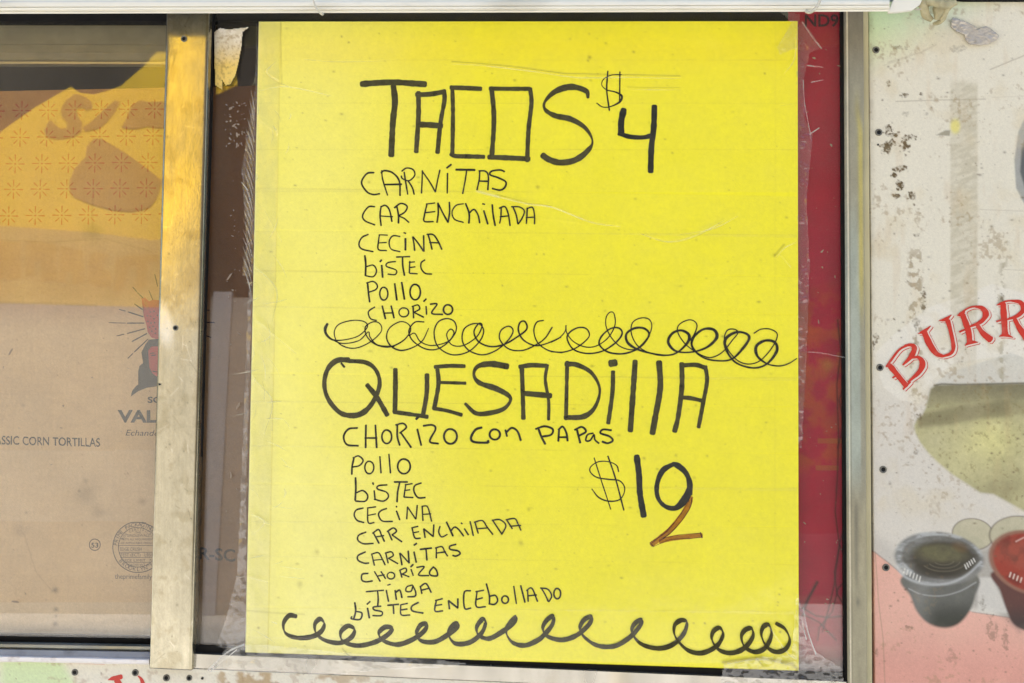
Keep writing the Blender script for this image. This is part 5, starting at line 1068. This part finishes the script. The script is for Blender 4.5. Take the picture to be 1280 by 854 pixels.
# knotted dirty cloth strip at the end of the rail
kn = thing('knotted_cloth', 'dirty olive cream cloth strip knotted beside the rail end', 'cloth', tuple(P(1172, 12, -.04)))
def cloth(name, pts, wd, depth, seed, label=None):
    q = catmull(np.array([(a, b, c) for a, b, c in pts], float), 1.0)
    t = np.gradient(q[:, :2], axis=0); t /= np.maximum(np.hypot(*t.T), 1e-6)[:, None]; nrm = np.column_stack([-t[:, 1], t[:, 0]])
    m = 12; V, F = [], []
    r = np.random.RandomState(seed)
    u = np.linspace(0, 1, len(q)); w_ = np.interp(u, np.linspace(0, 1, len(wd)), wd)
    for k in range(m):
        a = 2 * math.pi * k / m
        rad = 1 + .22 * np.sin(u * 9 + k * 1.9 + seed) + .18 * (vnoise(np.full(len(q), k * 3.1), u * 60, 4, seed) - .5)
        X = q[:, 0] + nrm[:, 0] * w_ * math.cos(a) * rad; Y = q[:, 1] + nrm[:, 1] * w_ * math.cos(a) * rad
        V.append(P(X, Y, q[:, 2] + math.sin(a) * w_ * rad * .0006))
    V = np.vstack(V); n = len(q)
    for k in range(m):
        k2 = (k + 1) % m
        for i in range(n - 1): F.append((k * n + i, k * n + i + 1, k2 * n + i + 1, k2 * n + i))
    F.append(tuple(k * n for k in range(m))); F.append(tuple(k * n + n - 1 for k in range(m))[::-1])
    return fix_normals(mesh(name, V, F, M['rag'], kn, smooth=True, label=label))
cloth('cloth_loop', [(1146, -14, -.040), (1152, -2, -.043), (1155, 9, -.045), (1158, 19, -.043), (1165, 26, -.040)], [7, 6, 6, 5, 3], 0, 1)
cloth('cloth_fold', [(1140, 2, -.036), (1152, 4, -.040), (1166, 3, -.050), (1182, 6, -.048), (1196, 3, -.036)], [3, 5, 5.5, 5, 3], 0, 6)
cloth('cloth_fold', [(1166, 30, -.030), (1176, 27, -.034), (1180, 18, -.036), (1176, 8, -.04)], [1.5, 3, 4, 4], 0, 7)
cloth('cloth_loop', [(1176, -14, -.044), (1176, -2, -.045), (1174, 8, -.045), (1172, 17, -.043), (1170, 25, -.040)], [7, 6.5, 6, 6, 3], 0, 2)
cloth('cloth_loop', [(1188, -14, -.041), (1185, -2, -.042), (1183, 8, -.042), (1180, 17, -.041), (1174, 25, -.039)], [5, 5, 4.5, 4, 3], 0, 3)
cloth('cloth_end', [(1190, -10, -.03), (1191, 0, -.03), (1188, 9, -.028), (1185, 14, -.024)], [4, 4, 3, 1], 0, 4, 'frayed end of the cloth')
tube_px('wire', [(1140, 10, -.040), (1148, 7, -.043), (1155, 10, -.046), (1148, 12, -.047), (1142, 11, -.046)], .0008, None, M['foil'], kn)

GLARE = film_mat('tape_glare_film', 1.5, .16, .2, milkc=(.9, .88, .6))  # milky strokes painted as glare on the wrinkled tape
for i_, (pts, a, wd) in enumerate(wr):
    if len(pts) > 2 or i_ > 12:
        ink('tape_glare', [(pts, [.4, wd * 1.1, wd * .7, wd * 1.3, .4])], TD - .0004, GLARE, pr, disp=pdisp, off=(.4, 2.4), seed=i_)
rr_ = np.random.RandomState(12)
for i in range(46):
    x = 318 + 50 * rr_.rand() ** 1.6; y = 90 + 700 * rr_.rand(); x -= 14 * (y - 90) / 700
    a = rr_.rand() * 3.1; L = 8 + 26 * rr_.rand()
    ink('tape_glare', [([(x, y), (x + L * .5 * math.cos(a) + 2, y + L * .5 * math.sin(a)), (x + L * math.cos(a), y + L * math.sin(a))], [.3, .9 + 2.2 * rr_.rand() ** 2, .3])], TD - .0006, GLARE, pr, disp=pdisp, seed=i + 50)
# crumpled foil tape stuck on the panel
fp = [(1191, 22), (1198, 24), (1211, 29), (1219, 33), (1222, 37), (1233, 33), (1241, 38), (1249, 45), (1246, 50), (1236, 55), (1225, 56.5), (1212, 55), (1207, 49), (1206, 43), (1196, 39), (1189, 33)]
fl = sheet('foil_scrap', 1188, 21, 1250, 58, .8, PDp - .0022, None, M['foil'], None, keep=lambda X, Y: inside(X, Y, fp), thick=.0015,
           disp=lambda X, Y: -.0026 * np.abs(fbm(X, Y, 8, 77, 4) - .5) - .002 * np.abs(fbm(X * .6 + Y, Y - X * .4, 4, 79, 2) - .5))
tag(fl, 'crumpled silver foil scrap stuck near the top of the cream panel', 'foil')

# torn paper scrap on the window
sp_ = [(268, 40), (275, 35), (284, 37), (311, 34), (303, 40), (301.5, 60), (298, 78), (294, 94), (288, 105), (282, 106.5), (276.5, 98), (278, 104), (277.5, 112), (268.5, 106)]
def paint_scrap(X, Y):
    c = np.broadcast_to(lin((226, 216, 194)), X.shape + (3,)).copy()
    c = mix(c, lin((238, 206, 104)), sm(Y + 12 * (fbm(X, Y, 9, 2) - .5), 50, 86) * .9)  # yellow lower part is reflected light painted into the paper
    c = mix(c, lin((250, 244, 232)), sm(fbm(X, Y, 5, 6, 3), .5, .7) * .5 * sm(-Y, -62, -45))
    c = mix(c, lin((168, 138, 84)), sm(fbm(X, Y, 2.6, 5, 3), .5, .8) * .55)
    return c
ps = sheet('paper_scrap', 267, 33, 312, 113, .9, .0008, paint_scrap, M['scrap'], None, keep=lambda X, Y: inside(X, Y, sp_), thick=.0006, disp=lambda X, Y: -.0007 * fbm(X, Y, 8, 4, 3))
tag(ps, 'torn cream masking tape scrap stuck on the glass left of the poster', 'paper tape')
